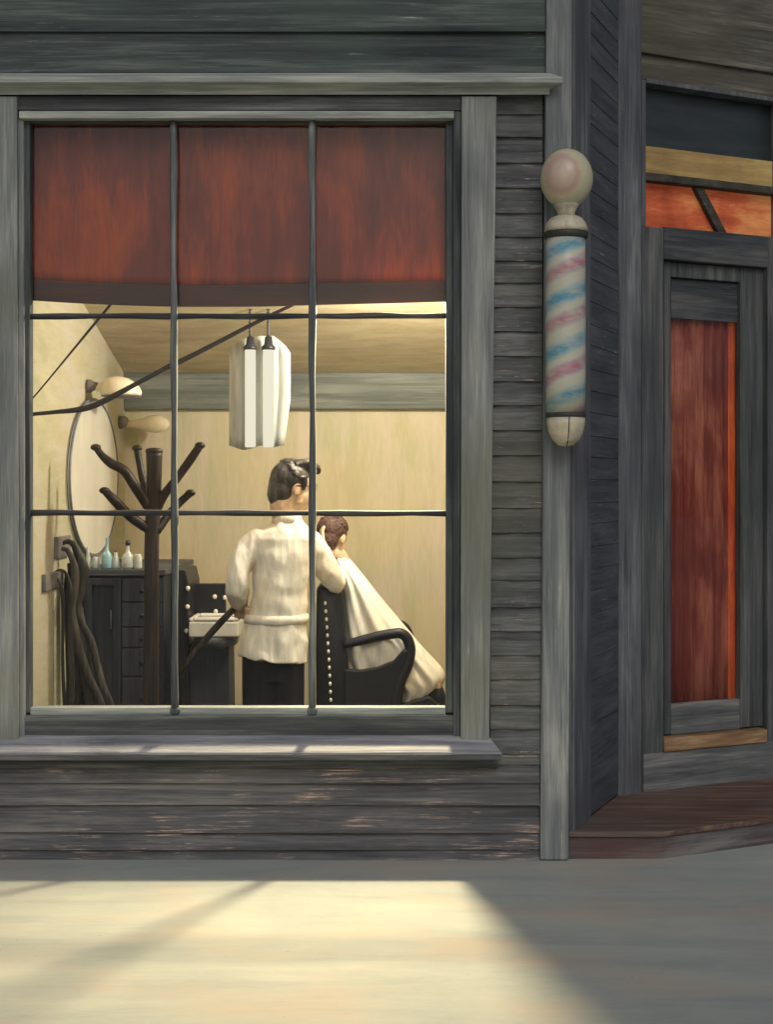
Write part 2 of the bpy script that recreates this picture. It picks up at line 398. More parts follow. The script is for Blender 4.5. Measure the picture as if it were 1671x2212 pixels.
# side clapboards right of the window
ys = [200, 248, 297, 352, 407, 462, 512, 563, 612, 664, 716, 770, 824, 876, 930, 984, 1040, 1096, 1150, 1204, 1252, 1312, 1362, 1414, 1466, 1522, 1574, 1628, 1650]
bm = B(); clap(bm, 1060, 1172, ys, .0, .014, 3, 3); obj('siding', bm, 'siding', shop)
bm = B(); clap(bm, -900, 1166, [1640, 1690, 1738, 1797, 1832, 1860], .0, .022, 5, 5); obj('lower_siding', bm, 'siding_low', shop)
bm = B(); clap(bm, -900, 1178, [-700, -600, -500, -400, -300, -200, -110, -20, 70, 160, 185], .0, .02, 9, 4); obj('upper_siding', bm, 'fascia', shop)
bm = B(); clap(bm, -900, -75, ys, .0, .014, 13, 3); obj('siding', bm, 'siding', shop)
# cornice: pale moulding with a return at its end
bm = B()
d0 = -.10
prof = [(-.02, Z(160)), (-.10, Z(166, -.1)), (-.10, Z(178, -.1)), (-.075, Z(186, -.075)), (-.055, Z(192, -.05)), (-.05, Z(205, -.05)), (-.02, Z(205))]
xa, xb = X(-900), X(1186)
ra = [bm.verts.new((xa, y, z)) for y, z in prof]; rb = [bm.verts.new((xb+(.046 if y < -.07 else 0), y, z)) for y, z in prof]
for i in range(len(prof)): bm.faces.new((ra[i], ra[(i+1) % len(prof)], rb[(i+1) % len(prof)], rb[i]))
bm.faces.new(ra[::-1]); bm.faces.new(rb)
obj('cornice', bm, 'trim_h', shop, .004)
bm = B(); fbox(bm, -120, 206, 997, 238, -.03, .02); obj('frieze_board', bm, 'dark_h', shop, .004)
bm = B(); fbox(bm, 40, 239, 982, 256, -.042, .02); obj('window_head', bm, 'trim_h', shop, .005)
# casings
def vboard(name, px0a, px1a, px0b, px1b, py0, py1, d0, d1, m, bev=.004):
    bm = B(); zt, zb = Z(py0, d0), Z(py1, d0)
    hexa(bm, [(X(px0b, d0), d0, zb), (X(px1b, d0), d0, zb), (X(px1b, d0), d1, zb), (X(px0b, d0), d1, zb),
              (X(px0a, d0), d0, zt), (X(px1a, d0), d0, zt), (X(px1a, d0), d1, zt), (X(px0a, d0), d1, zt)])
    return obj(name, bm, m, shop, bev)
vboard('casing', 998, 1074, 996, 1058, 208, 1606, -.045, .02, 'casing')
vboard('casing', -75, 36, -75, 40, 208, 1606, -.045, .02, 'casing')
vboard('casing_bead', 980, 997, 980, 995, 240, 1598, -.028, .02, 'dark_v')
vboard('casing_bead', 38, 50, 41, 53, 257, 1598, -.028, .02, 'post')

# window: sash, bars, glass
win = thing('window', 'x', 'x', (X(510), .03, WZ0)); del win['label'], win['category']
win.parent = shop; win.matrix_parent_inverse = Matrix.Translation(-Vector(shop.location))
def wobj(name, bm, m, bevel=0, smooth=False):
    o = obj(name, bm, m, None, bevel, smooth); o.parent = win; o.matrix_parent_inverse = Matrix.Translation(-Vector(win.location)); return o
bm = B()
fbox(bm, 964, 250, 981, 1540, -.004, .05); wobj('sash_stile', bm, 'dark_v', .003)
bm = B(); fbox(bm, 50, 250, 64, 1540, -.004, .05); wobj('sash_stile', bm, 'dark_v', .003)
bm = B(); fbox(bm, 64.5, 1528, 963.5, 1545, -.006, .05); wobj('bottom_rail', bm, 'trim_h', .004)
bm = B(); fbox(bm, 64.5, 257, 963.5, 264, -.002, .05); wobj('top_rail', bm, 'dark_h', .003)
def wob(a, b, n, amp, seed):
    r = random.Random(seed); a, b = Vector(a), Vector(b); out = []
    for i in range(n+1):
        p = a.lerp(b, i/n)
        if 0 < i < n: p += Vector((r.uniform(-amp, amp), 0, r.uniform(-amp, amp)))
        out.append(p)
    return out
for i, (a, b) in enumerate((((374, 262), (378, 1532)), ((675, 262), (675, 1532)))):
    bm = B(); pts = wob(P(*a, .0), P(*b, .0), 12, .0022, i); stube(bm, pts, [.0135+.0025*math.sin(k*1.7+i) for k in range(13)], 12, 4); wobj('glazing_bar', bm, 'bar', 0, True)
for i, (a, b) in enumerate((((62, 684), (966, 682)), ((62, 1108), (966, 1109)))):
    bm = B(); pts = wob(P(*a, .022), P(*b, .022), 12, .002, i+5); stube(bm, pts, [.0115+.0018*math.sin(k*2.1+i) for k in range(13)], 12, 4); wobj('glazing_bar', bm, 'bar_h', 0, True)
for i, px in enumerate((378, 675)):
    bm = B(); ellipsoid(bm, P(px, 1536, -.006), (.021, .012, .018)); wobj('bar_foot', bm, 'bar', 0, True)
bm = B(); fbox(bm, 60, 252, 970, 1536, .036, .040); wobj('pane', bm, 'glass')

# sill with apron
bm = B(); fbox(bm, 44, 1545.5, 996, 1592, -.022, .02); obj('window_apron', bm, 'dark_h', shop, .004)
bm = B()
zt0 = Z(1588, -.022); za = Z(1626, -.11); zb = Z(1642, -.11)
xl, xr = X(-90), X(1086, -.11)
prof = [(.02, zt0), (-.022, zt0), (-.11, za), (-.11, zb), (-.02, zb-.004), (.02, zb-.004)]
a = [bm.verts.new((xl, y, z)) for y, z in prof]; b = [bm.verts.new((xr-(.05 if y > -.1 else 0), y, z)) for y, z in prof]
for i in range(len(prof)): bm.faces.new((a[i], a[(i+1) % len(prof)], b[(i+1) % len(prof)], b[i]))
bm.faces.new(a[::-1]); bm.faces.new(b)
obj('window_sill', bm, 'sill', shop, .004)
bm = B(); box(bm, xl, xr-.004, -.116, -.108, zb-.001, za-.006); obj('sill_front_shade', bm, 'dark_h', shop, .002)  # dark strip: shade on the sill's front face put into colour
bm = B(); fbox(bm, -90, 1643, 1076, 1660, -.035, .01); obj('sill_shadow_strip', bm, 'dark_h', shop, .004)  # dark strip standing in for the shadow under the sill

# corner post
vboard('corner_post', 1186, 1240, 1168, 1230, -700, 1858, -.035, .15, 'post', .006)
# angled return of the entrance
C0 = Vector((X(1236), .0)); C1 = Vector((1.045, .7256)); mu = (C1-C0).normalized(); mn = Vector((mu.y, -mu.x))
def mbox(bm, t0, t1, z0, z1, n0, n1, o=C0, u=mu, n=mn):
    c = []
    for z in (z0, z1):
        for t, w in ((t0, n0), (t1, n0), (t1, n1), (t0, n1)):
            p = o+u*t+n*w; c.append((p.x, p.y, z))
    hexa(bm, c)
LM = (C1-C0).length
bm = B(); mbox(bm, 0.02, LM, .02, 6, -.12, -.012); obj('return_wall', bm, 'recess_v', shop)
bm = B(); mbox(bm, .0, .25, .10, 6, -.012, .012); obj('return_board', bm, 'recess_v', shop, .004)
bm = B(); z = .12; k = 0
while z < 4.2:
    hgt = .093+.006*math.sin(k*2.3)
    c = []
    for zz, pr in ((z, .0045), (z+hgt-.0006, .0025)):
        for t, w in ((.252, pr), (LM-.01, pr), (LM-.01, -.011), (.252, -.011)):
            p = C0+mu*t+mn*w; c.append((p.x, p.y, zz))
    hexa(bm, c); z += hgt; k += 1
obj('return_siding', bm, 'recess_h', shop, .002)

# door wall
DO = C1.copy(); du = Vector((.8944, .4472)); dn = Vector((.4472, -.8944))
def TL(px, w=0.0):      # where the sight line through px meets the door wall, w proud of it
    o = DO+dn*w; a = (px-835.5)*K
    # x = a(1+y/6)
    return (a*(1+o.y/6)-o.x)/(du.x-a*du.y/6)
def ZL(px, py, w=0.0):
    p = DO+dn*w+du*TL(px, w); return Z(py, p.y)
def dbox(bm, px0, px1, z0, z1, w0, w1):
    mbox(bm, TL(px0, w1), TL(px1, w1) if px1 < 1900 else 6.0, z0, z1, w0, w1, DO, du, dn)
def zl(py, px=1500, w=0): return ZL(px, py, w)
zf = .112
far = 2000
bm = B(); dbox(bm, 1352, far, zl(188), 6, -.10, .0); obj('door_wall_top', bm, 'header', shop)
bm = B(); dbox(bm, 1386, far, zl(122), zl(134), .0, .02); obj('header_moulding', bm, 'header', shop, .004)
bm = B()
t1 = TL(1388, .03); mbox(bm, -.03, t1, .02, 6, -.10, .035, DO, du, dn); obj('recess_post', bm, 'recess_v', shop, .012)
bm = B(); dbox(bm, 1388, 1397, zl(500), zl(190), -.06, .012); dbox(bm, 1397, 1690, zl(196), zl(186), -.06, .014); obj('transom_frame', bm, 'recess_v', shop, .003)
far = 1700
# transom
tr = thing('transom', 'x', 'x', (DO.x+.5, DO.y+.25, zl(490))); del tr['label'], tr['category']
tr.parent = shop; tr.matrix_parent_inverse = Matrix.Translation(-Vector(shop.location))
def tobj(name, bm, m, par, bevel=0, smooth=False):
    o = obj(name, bm, m, None, bevel, smooth); o.parent = par; o.matrix_parent_inverse = Matrix.Translation(-Vector(par.location)); return o
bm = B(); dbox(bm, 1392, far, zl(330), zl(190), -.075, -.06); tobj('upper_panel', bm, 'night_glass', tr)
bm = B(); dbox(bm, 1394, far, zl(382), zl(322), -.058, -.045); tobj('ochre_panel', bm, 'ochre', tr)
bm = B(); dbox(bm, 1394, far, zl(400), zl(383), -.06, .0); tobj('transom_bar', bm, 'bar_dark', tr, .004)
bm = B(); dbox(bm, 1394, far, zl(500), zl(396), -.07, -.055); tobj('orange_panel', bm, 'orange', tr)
bm = B()
ta, tb = TL(1508, -.03), TL(1566, -.03); za_, zb_ = zl(398), zl(506)
c = []
for t, z in ((tb, zb_), (ta, za_)):
    for dt, w in ((-.026, -.02), (.026, -.02), (.026, -.05), (-.026, -.05)):
        p = DO+du*(t+dt)+dn*w; c.append((p.x, p.y, z))
hexa(bm, c); tobj('transom_strut', bm, 'bar_dark', tr, .003)
# door casing, header and door
bm = B(); dbox(bm, 1388, 1436, .11, zl(500), -.08, .018); obj('door_jamb', bm, 'door_grey', shop, .006)
bm = B(); dbox(bm, 1436.5, far, zl(566), zl(497), -.08, .016); obj('door_head', bm, 'rail_dark', shop, .005)
door = thing('door', 'x', 'x', (DO.x+.6, DO.y+.3, zl(1612))); del door['label'], door['category']
door.parent = shop; door.matrix_parent_inverse = Matrix.Translation(-Vector(shop.location))
W0, W1 = -.06, -.02
bm = B(); dbox(bm, 1437, 1451, zl(1588, 1450), zl(567), W0, W1); dbox(bm, 1601, 1660, zl(1588, 1450), zl(567), W0, W1); tobj('stile', bm, 'door_grey', door, .003)
bm = B(); dbox(bm, 1451.5, 1600.5, zl(600), zl(568), W0, W1-.002); tobj('top_rail', bm, 'door_grey', door, .003)
bm = B(); dbox(bm, 1451.5, 1600.5, zl(688), zl(601), W0, W1-.022); tobj('upper_panel', bm, 'rail_dark', door, .003)
bm = B(); dbox(bm, 1451.5, 1600.5, zl(1584, 1520), zl(1518, 1520), W0, W1-.002); tobj('bottom_rail', bm, 'rail_grey', door, .004)
bm = B(); dbox(bm, 1451.5, 1600.5, zl(1518, 1520), zl(688), W0+.012, W0+.016); tobj('pane', bm, 'glass', door)
bm = B(); dbox(bm, 1660.5, far, .11, zl(500), -.08, .018); obj('door_jamb', bm, 'door_grey', shop, .006)
bm = B(); dbox(bm, 1437, 1660, zl(1614, 1520), zl(1585, 1520), -.06, .03); obj('threshold', bm, 'kick', shop, .004)
bm = B(); dbox(bm, 1392, far, .11, zl(1615, 1520), -.06, .022); obj('base_board', bm, 'rail_grey', shop, .004)
bm = B(); dbox(bm, 1380, 1720, .02, 6, -.30, -.22); obj('vestibule_wall', bm, 'dark_v', shop)
bm = B(); dbox(bm, 1700.5, 2000, .02, zl(188)-.003, -.10, .0); obj('door_wall', bm, 'header', shop)
bm = B(); t0_ = TL(1702); z = .115; k = 0
while z < 5.6:
    hgt = .1+.005*math.sin(k*2.3)
    if abs(z+hgt/2-zl(188)) > 0:
        c = []
        for zz, pr in ((z, .018), (z+hgt-.0006, .003)):
            for t, w in ((t0_, pr), (5.9, pr), (5.9, -.002), (t0_, -.002)):
                p = DO+du*t+dn*w; c.append((p.x, p.y, zz))
        if z+hgt < zl(188): hexa(bm, c)
    z += hgt; k += 1
obj('door_wall_siding', bm, 'recess_h', shop, .002)
bm = B(); dbox(bm, 1692, 1702, .11, zl(190), -.06, .026); obj('door_corner_board', bm, 'recess_v', shop, .004)
# door step
bm = B()
pl = [(X(1228), -.0), (1.10, .0), (1.10+5.0, 2.5), (1.10+5.0, 3.4), (1.045, .74), (C0.x, .02)]
def slab(bm, pl, z0, z1, grow=0):
    a = [bm.verts.new((x, y-(grow if y < 1.2 and i in (0, 1, 2) else 0), z0)) for i, (x, y) in enumerate(pl)]
    b = [bm.verts.new((x, y-(grow if y < 1.2 and i in (0, 1, 2) else 0), z1)) for i, (x, y) in enumerate(pl)]
    bm.faces.new(a[::-1]); bm.faces.new(b)
    for i in range(len(pl)): bm.faces.new((a[i], a[(i+1) % len(pl)], b[(i+1) % len(pl)], b[i]))
slab(bm, pl, -.02, .088); obj('step_riser', bm, 'step_riser', shop, .006)
bm = B(); slab(bm, pl, .0885, zf, .014); obj('door_step', bm, 'step_top', shop, .006)

# interior shell
def quadbox(bm, pts, th, nrm):
    n = Vector(nrm)*th; hexa(bm, [Vector(p) for p in pts]+[Vector(p)+n for p in pts])
ZF = ZB+SL*(BACK-.15)
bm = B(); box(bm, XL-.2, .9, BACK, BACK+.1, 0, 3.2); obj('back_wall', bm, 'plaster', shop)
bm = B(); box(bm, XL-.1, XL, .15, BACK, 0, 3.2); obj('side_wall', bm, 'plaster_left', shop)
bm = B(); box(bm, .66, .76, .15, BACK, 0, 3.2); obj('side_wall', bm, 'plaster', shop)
bm = B(); quadbox(bm, [(XL, .15, ZF), (.66, .15, ZF), (.66, BACK, ZB), (XL, BACK, ZB)], .08, (0, 0, 1)); obj('ceiling', bm, 'ceiling', shop)
bm = B(); box(bm, XL-.2, .9, .15, BACK, .002, .02); obj('shop_floor', bm, 'floor_in', shop)
bm = B(); box(bm, XL, .66, BACK-.05, BACK, Z(884, BACK-.05), ZB+.01); obj('ceiling_beam', bm, 'frieze', shop, .006)
bm = B(); box(bm, -6, 1.4, .02, 3.2, 5.9, 6.0); box(bm, -6, -5.9, .15, 3.2, 0, 5.9); box(bm, -6, 3.3, 3.1, 3.2, 0, 5.9); obj('rear_shell', bm, 'dark_h', shop)

# ------------------------------------------------------------------ roller blind
bl = thing('roller_blind', 'red cloth roller blind pulled part way down behind the shop window', 'blind', (X(510), .09, Z(660)))
def sheet(bm, px0, px1, f_top, f_bot, d, n=60, m=16, wav=.006, th=.003, seed=0, nf=5):
    fr = []; bk = []
    for i in range(n+1):
        px = px0+(px1-px0)*i/n; a = []; b = []
        for j in range(m+1):
            py = f_top(px)+(f_bot(px)-f_top(px))*j/m
            y = d+wav*(math.sin(i/n*nf*6.28+seed)+.5*math.sin(i/n*nf*11+j*.3))*(.4+.6*j/m)
            p = P(px, py, d); p.y = y; a.append(bm.verts.new(p)); b.append(bm.verts.new(p+Vector((0, th, 0))))
        fr.append(a); bk.append(b)
    for i in range(n):
        for j in range(m):
            bm.faces.new((fr[i][j], fr[i+1][j], fr[i+1][j+1], fr[i][j+1])); bm.faces.new((bk[i][j], bk[i][j+1], bk[i+1][j+1], bk[i+1][j]))
    for i in range(n):
        for q in (0, m): bm.faces.new((fr[i][q], fr[i+1][q], bk[i+1][q], bk[i][q]))
    for j in range(m):
        for q in (0, n): bm.faces.new((fr[q][j], fr[q][j+1], bk[q][j+1], bk[q][j]))
hemtop = lambda px: 606+14*math.sin(min(1, max(0, (px-60)/350))*1.57)-10*max(0, (px-500)/470)
hembot = lambda px: 648+14*math.sin(min(1, max(0, (px-60)/350))*1.57)-11*max(0, (px-560)/410)
bm = B(); sheet(bm, 56, 970, lambda p: 235, hemtop, .10, wav=.0015, seed=1, nf=2.3); obj('blind_cloth', bm, 'blind', bl, 0, True)
bm = B(); sheet(bm, 56, 970, lambda p: hemtop(p)-4, hembot, .092, wav=.002, th=.012, seed=1, nf=2.3); obj('hem', bm, 'hem', bl, 0, True)
bm = B(); lathe(bm, [(.02, X(56)), (.02, X(970))], (0, .125, Z(238, .12)), 'x'); obj('roller', bm, 'dark_h', bl)

# door curtain
dc = thing('door_curtain', 'faded red curtain hanging behind the door glass with an orange right edge and added glow', 'curtain', (DO.x+.6, DO.y+.45, .6))
def dsheet(bm, px0, px1, z0, z1, w, n=50, m=6, amp=.006, nf=6, th=.004):
    t0, t1 = TL(px0, w), TL(px1, w); fr = []; bk = []
    for i in range(n+1):
        t = t0+(t1-t0)*i/n; ww = w+amp*math.sin(i/n*nf*6.28)+amp*.5*math.sin(i/n*nf*15); a = []; b = []
        for j in range(m+1):
            z = z0+(z1-z0)*j/m; p = DO+du*t+dn*ww; q = DO+du*t+dn*(ww-th)
            a.append(bm.verts.new((p.x, p.y, z))); b.append(bm.verts.new((q.x, q.y, z)))
        fr.append(a); bk.append(b)
    for i in range(n):
        for j in range(m):
            bm.faces.new((fr[i][j], fr[i+1][j], fr[i+1][j+1], fr[i][j+1])); bm.faces.new((bk[i][j], bk[i][j+1], bk[i+1][j+1], bk[i+1][j]))
        for q in (0, m): bm.faces.new((fr[i][q], fr[i+1][q], bk[i+1][q], bk[i][q]))
    for j in range(m):
        for q in (0, n): bm.faces.new((fr[q][j], fr[q][j+1], bk[q][j+1], bk[q][j]))
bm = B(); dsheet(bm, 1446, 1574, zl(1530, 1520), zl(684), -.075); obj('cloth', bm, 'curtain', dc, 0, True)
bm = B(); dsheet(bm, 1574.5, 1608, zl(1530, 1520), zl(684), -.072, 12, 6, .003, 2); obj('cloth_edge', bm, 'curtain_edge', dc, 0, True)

# ------------------------------------------------------------------ barber pole
pd = -.135
bp = thing('barber_pole', 'wall mounted barber pole with blue and pink spiral stripes and a round ivory globe', 'barber pole', tuple(P(1224, 965, pd)))
def pobj(name, bm, m, c, smooth=True, bevel=0):
    """mesh kept in coordinates about its own centre c so that its pattern wraps round it"""
    o = obj(name, bm, m, None, bevel, smooth); o.parent = bp; o.matrix_parent_inverse = Matrix.Translation(-Vector(bp.location)); o.location = c; return o
s_ = sc(pd)
g = P(1225, 386, pd)
bm = B(); ellipsoid(bm, (0, 0, 0), (57*s_, 57*s_, 64*s_), None, 40, 28); pobj('globe', bm, 'globe', g)
bm = B(); c = P(1224, 515, pd)
h = lambda py: (515-py)*s_
lathe(bm, [(20*s_, h(470)), (19*s_, h(460)), (24*s_, h(449)), (30*s_, h(440))], (0, 0, 0), seg=32); pobj('neck', bm, 'ivory', c)
bm = B(); lathe(bm, [(47*s_, h(502)), (46*s_, h(492)), (42*s_, h(481)), (34*s_, h(472)), (23*s_, h(467)), (15*s_, h(466))], (0, 0, 0), seg=36); pobj('cap', bm, 'ivory', c)
bm = B(); lathe(bm, [(43*s_, h(517)), (47*s_, h(514)), (48*s_, h(503)), (44*s_, h(501))], (0, 0, 0), seg=36); pobj('collar', bm, 'ring', c)
c2 = P(1223, 704, pd)
bm = B(); lathe(bm, [(42*s_, -188*s_), (43*s_, -120*s_), (43.5*s_, 0), (43*s_, 120*s_), (42.5*s_, 189*s_)], (0, 0, 0), seg=48); pobj('striped_cylinder', bm, 'stripes', c2)
c3 = P(1223.5, 893, pd)
bm = B(); lathe(bm, [(42*s_, -9*s_), (44*s_, -7*s_), (44*s_, -1*s_), (42*s_, 1*s_)], (0, 0, 0), seg=36); pobj('collar', bm, 'ring', c3)
bm = B(); lathe(bm, [(3*s_, -72*s_), (16*s_, -69*s_), (29*s_, -58*s_), (37*s_, -42*s_), (41*s_, -24*s_), (41.5*s_, -9*s_)], (0, 0, 0), seg=36)
bmesh.ops.rotate(bm, verts=bm.verts, cent=(0, 0, 0), matrix=Matrix.Identity(3)); pobj('bottom_cup', bm, 'ivory', c3)
bm = B(); a = P(1231, 898, pd-.079); stube(bm, [P(1231, 900, pd-.0765), P(1230, 925, pd-.071), P(1228, 950, pd-.05), P(1225, 964, pd-.02)], .0022, 6); obj('cup_seam', bm, 'ring', bp, 0, True)
for py in (508, 897):
    bm = B(); zc = Z(py, pd); box(bm, X(1224, pd)-.02, X(1224, pd)+.02, pd+.06, -.034, zc-.012, zc+.012); obj('bracket', bm, 'ring', bp, .003)

# ------------------------------------------------------------------ lamps
fl = thing('fluorescent_lamp', 'pale hanging lamp with two upright lit tubes above the barber', 'lamp', tuple(P(562, 970, 1.5)))
dd = 1.5
bm = B()
out_t = [(495, 756), (503, 748), (516, 737), (535, 728), (562, 725), (590, 725), (606, 736), (618, 748), (628, 762)]
def topy(px):
    for a, b in zip(out_t, out_t[1:]):
        if a[0] <= px <= b[0]: return a[1]+(b[1]-a[1])*(px-a[0])/(b[0]-a[0])
    return 760
n = 66; fr = []; bk = []
for i in range(n+1):
    px = 495+133*i/n; ph = i/n*6.283
    flute = .010*abs(math.sin(i/n*math.pi*5))+.010*math.cos(ph)
    a = []; b = []
    for j in range(9):
        bot = 966-3*math.cos(ph*2)+3*math.sin(ph)
        py = topy(px)+(bot-topy(px))*j/8
        pxx = px-(14*(j-4)/4*max(0, (i/n-.6))/.4 if j > 4 else 0)
        p = P(pxx, py, dd+.05); p.y = dd+.06-flute; a.append(bm.verts.new(p)); b.append(bm.verts.new(p+Vector((0, .004, 0))))
    fr.append(a); bk.append(b)
for i in range(n):
    for j in range(8):
        bm.faces.new((fr[i][j], fr[i+1][j], fr[i+1][j+1], fr[i][j+1])); bm.faces.new((bk[i][j], bk[i][j+1], bk[i+1][j+1], bk[i+1][j]))
    for q in (0, 8): bm.faces.new((fr[i][q], fr[i+1][q], bk[i+1][q], bk[i][q]))
for j in range(8):
    for q in (0, n): bm.faces.new((fr[q][j], fr[q][j+1], bk[q][j+1], bk[q][j]))
obj('reflector', bm, 'fixture', fl, 0, True)
for px in (541, 580):
    bm = B(); lathe(bm, [(.022, Z(966, dd)), (.027, Z(964, dd)), (.027, Z(756, dd)), (.022, Z(753, dd))], (X(px, dd), dd, 0)); obj('tube', bm, 'tube', fl, 0, True)
    bm = B(); lathe(bm, [(.034, Z(756, dd)), (.036, Z(750, dd)), (.022, Z(744, dd)), (.017, Z(728, dd)), (.008, Z(726, dd))], (X(px, dd), dd, 0)); obj('socket', bm, 'black_metal', fl, 0, True)
    bm = B(); z0 = Z(727, dd); z1 = ZB+SL*(BACK-dd)
    pr = []; k = 0; z = z0
    while z < z1: pr += [(.004, z), (.010, z+.008)]; z += .016
    lathe(bm, pr, (X(px, dd), dd, 0), seg=10); obj('chain', bm, 'stopper', fl, 0, True)
# unseen bulb and spot added behind the blind to light room and pavement
LX, LY, LZ = 0.12, .90, 2.38
cl = thing('added_ceiling_lamp', 'added unseen bulb and spot on the shop ceiling behind the red blind', 'lamp', (LX, LY, LZ+.13))
bm = B(); zc = ZB+SL*(BACK-LY); lathe(bm, [(.03, LZ+.085), (.035, LZ+.10), (.02, zc)], (LX, LY, 0)); obj('added_bulb_holder', bm, 'ring', cl, 0, True)
ld = bpy.data.lights.new('added_bulb_light', 'POINT'); ld.energy = 122; ld.color = (1.0, .91, .79); ld.shadow_soft_size = .075
lo = bpy.data.objects.new('added_bulb_light', ld); COL.objects.link(lo); lo.location = (LX, LY, LZ); lo.parent = cl; lo.matrix_parent_inverse = Matrix.Translation(-Vector(cl.location))

ls = bpy.data.lights.new('added_spot_light', 'SPOT'); ls.energy = 1180; ls.color = (1.0, .765, .44); ls.shadow_soft_size = .095; ls.spot_size = R(92); ls.spot_blend = 1.0  # aimed spot added to throw the light patch on the pavement
lp = bpy.data.objects.new('added_spot_light', ls); COL.objects.link(lp); lp.location = (LX, LY-.02, LZ+.005)
lp.rotation_euler = (-Vector((-.6, -3.5, -2.2))).to_track_quat('Z', 'Y').to_euler(); lp.parent = cl; lp.matrix_parent_inverse = Matrix.Translation(-Vector(cl.location))

def dleft(px): return 6*((-XL)/((835.5-px)*K)-1)
# wall lamps on the left wall
d1 = dleft(186); s1 = sc(d1)
w1 = thing('wall_lamp', 'dome shaded wall lamp jutting from the left wall just above the oval mirror', 'wall lamp', (XL, d1, Z(835, d1)))
bm = B(); lathe(bm, [(.004, 0), (.032, .002), (.034, .02), (.022, .04), (.018, .06)], (XL, d1, Z(834, d1)), 'x'); obj('fitting', bm, 'plate', w1, 0, True)
bm = B(); x0 = X(206, d1); z0 = Z(838, d1)
stube(bm, [(XL+.05, d1, Z(834, d1)), (x0+.02, d1, z0+.002), (X(222, d1), d1, z0+.004)], [.018, .022, .026], 14); obj('arm', bm, 'opal', w1, 0, True)
bm = B(); cx = X(262, d1); zr = Z(852, d1)
rings = [(cx, d1, zr-.004, .100, .085), (cx, d1, zr+.012, .103, .088), (cx-.004, d1, zr+.035, .097, .082), (cx-.012, d1, zr+.06, .082, .07), (cx-.02, d1, zr+.08, .056, .05), (cx-.02, d1, zr+.09, .02, .02)]
loft(bm, rings, 32); obj('shade', bm, 'opal', w1, 0, True)
bm = B(); loft(bm, [(cx-.01, d1, zr-.02, .05, .05), (cx, d1, zr-.01, .098, .084), (cx, d1, zr-.005, .101, .086)], 32); obj('shade_rim', bm, 'plate', w1, 0, True)
d2 = dleft(257)
w2 = thing('wall_lamp', 'bare pear shaped bulb jutting from the left wall to the right of the oval mirror', 'wall lamp', (XL, d2, Z(914, d2)))
bm = B(); lathe(bm, [(.004, 0), (.036, .002), (.036, .03), (.024, .05)], (XL, d2, Z(912, d2)), 'x'); obj('fitting', bm, 'plate', w2, 0, True)
bm = B(); xx = lambda px: X(px, d2)-XL
lathe(bm, [(.020, .04), (.021, xx(285)), (.028, xx(302)), (.044, xx(318)), (.05, xx(334)), (.046, xx(350)), (.03, xx(361)), (.008, xx(366))], (XL, d2, Z(916, d2)), 'x'); obj('bulb', bm, 'opal', w2, 0, True)

# oval mirror on the left wall
da, db_ = dleft(141), dleft(246); dc_ = (da+db_)/2; zt, zb2 = 1.93, 1.135; zc = (zt+zb2)/2; ra, rb2 = (db_-da)/2, (zt-zb2)/2
mr = thing('wall_mirror', 'tall looking oval mirror with thin grey frame on the left wall', 'mirror', (XL, dc_, zb2))
bm = B(); nn = 64; f_ = [bm.verts.new((XL+.022, dc_+ra*.97*math.cos(2*math.pi*k/nn), zc+rb2*.97*math.sin(2*math.pi*k/nn))) for k in range(nn)]
g_ = [bm.verts.new((XL+.006, v.co.y, v.co.z)) for v in f_]
bm.faces.new(f_); bm.faces.new(g_[::-1])
for k in range(nn): bm.faces.new((f_[k], f_[(k+1) % nn], g_[(k+1) % nn], g_[k]))
obj('mirror_glass', bm, 'mirror', mr)
bm = B(); pts = [Vector((XL+.02, dc_+ra*math.cos(2*math.pi*k/nn), zc+rb2*math.sin(2*math.pi*k/nn))) for k in range(nn+1)]
tube(bm, pts, .0065, 8, False); obj('mirror_frame', bm, 'mirror_frame', mr, 0, True)

# cables slung across the window
ca = thing('cable', 'thick dark cable slung up across the window from the left frame', 'cable', tuple(P(65, 895, .3)))
bm = B(); stube(bm, [P(x, y, .3) for x, y in ((56, 895), (65, 895), (120, 890), (180, 883), (225, 866), (300, 826), (370, 789), (395, 778), (470, 740), (545, 701), (630, 660), (700, 636))], [.007, .008, .009, .013, .013, .010, .011, .011, .010, .009, .007, .006], 10); obj('cord', bm, 'cable', ca, 0, True)
cb = thing('cable', 'thin dark cord running steeply up at the far left of the window', 'cable', tuple(P(65, 865, .26)))
bm = B(); stube(bm, [P(x, y, .26) for x, y in ((56, 872), (72, 858), (102, 823), (150, 765), (192, 714), (232, 666), (252, 640))], [.0035, .0035, .0035, .0045, .0055, .006, .006], 8); obj('cord', bm, 'cable', cb, 0, True)

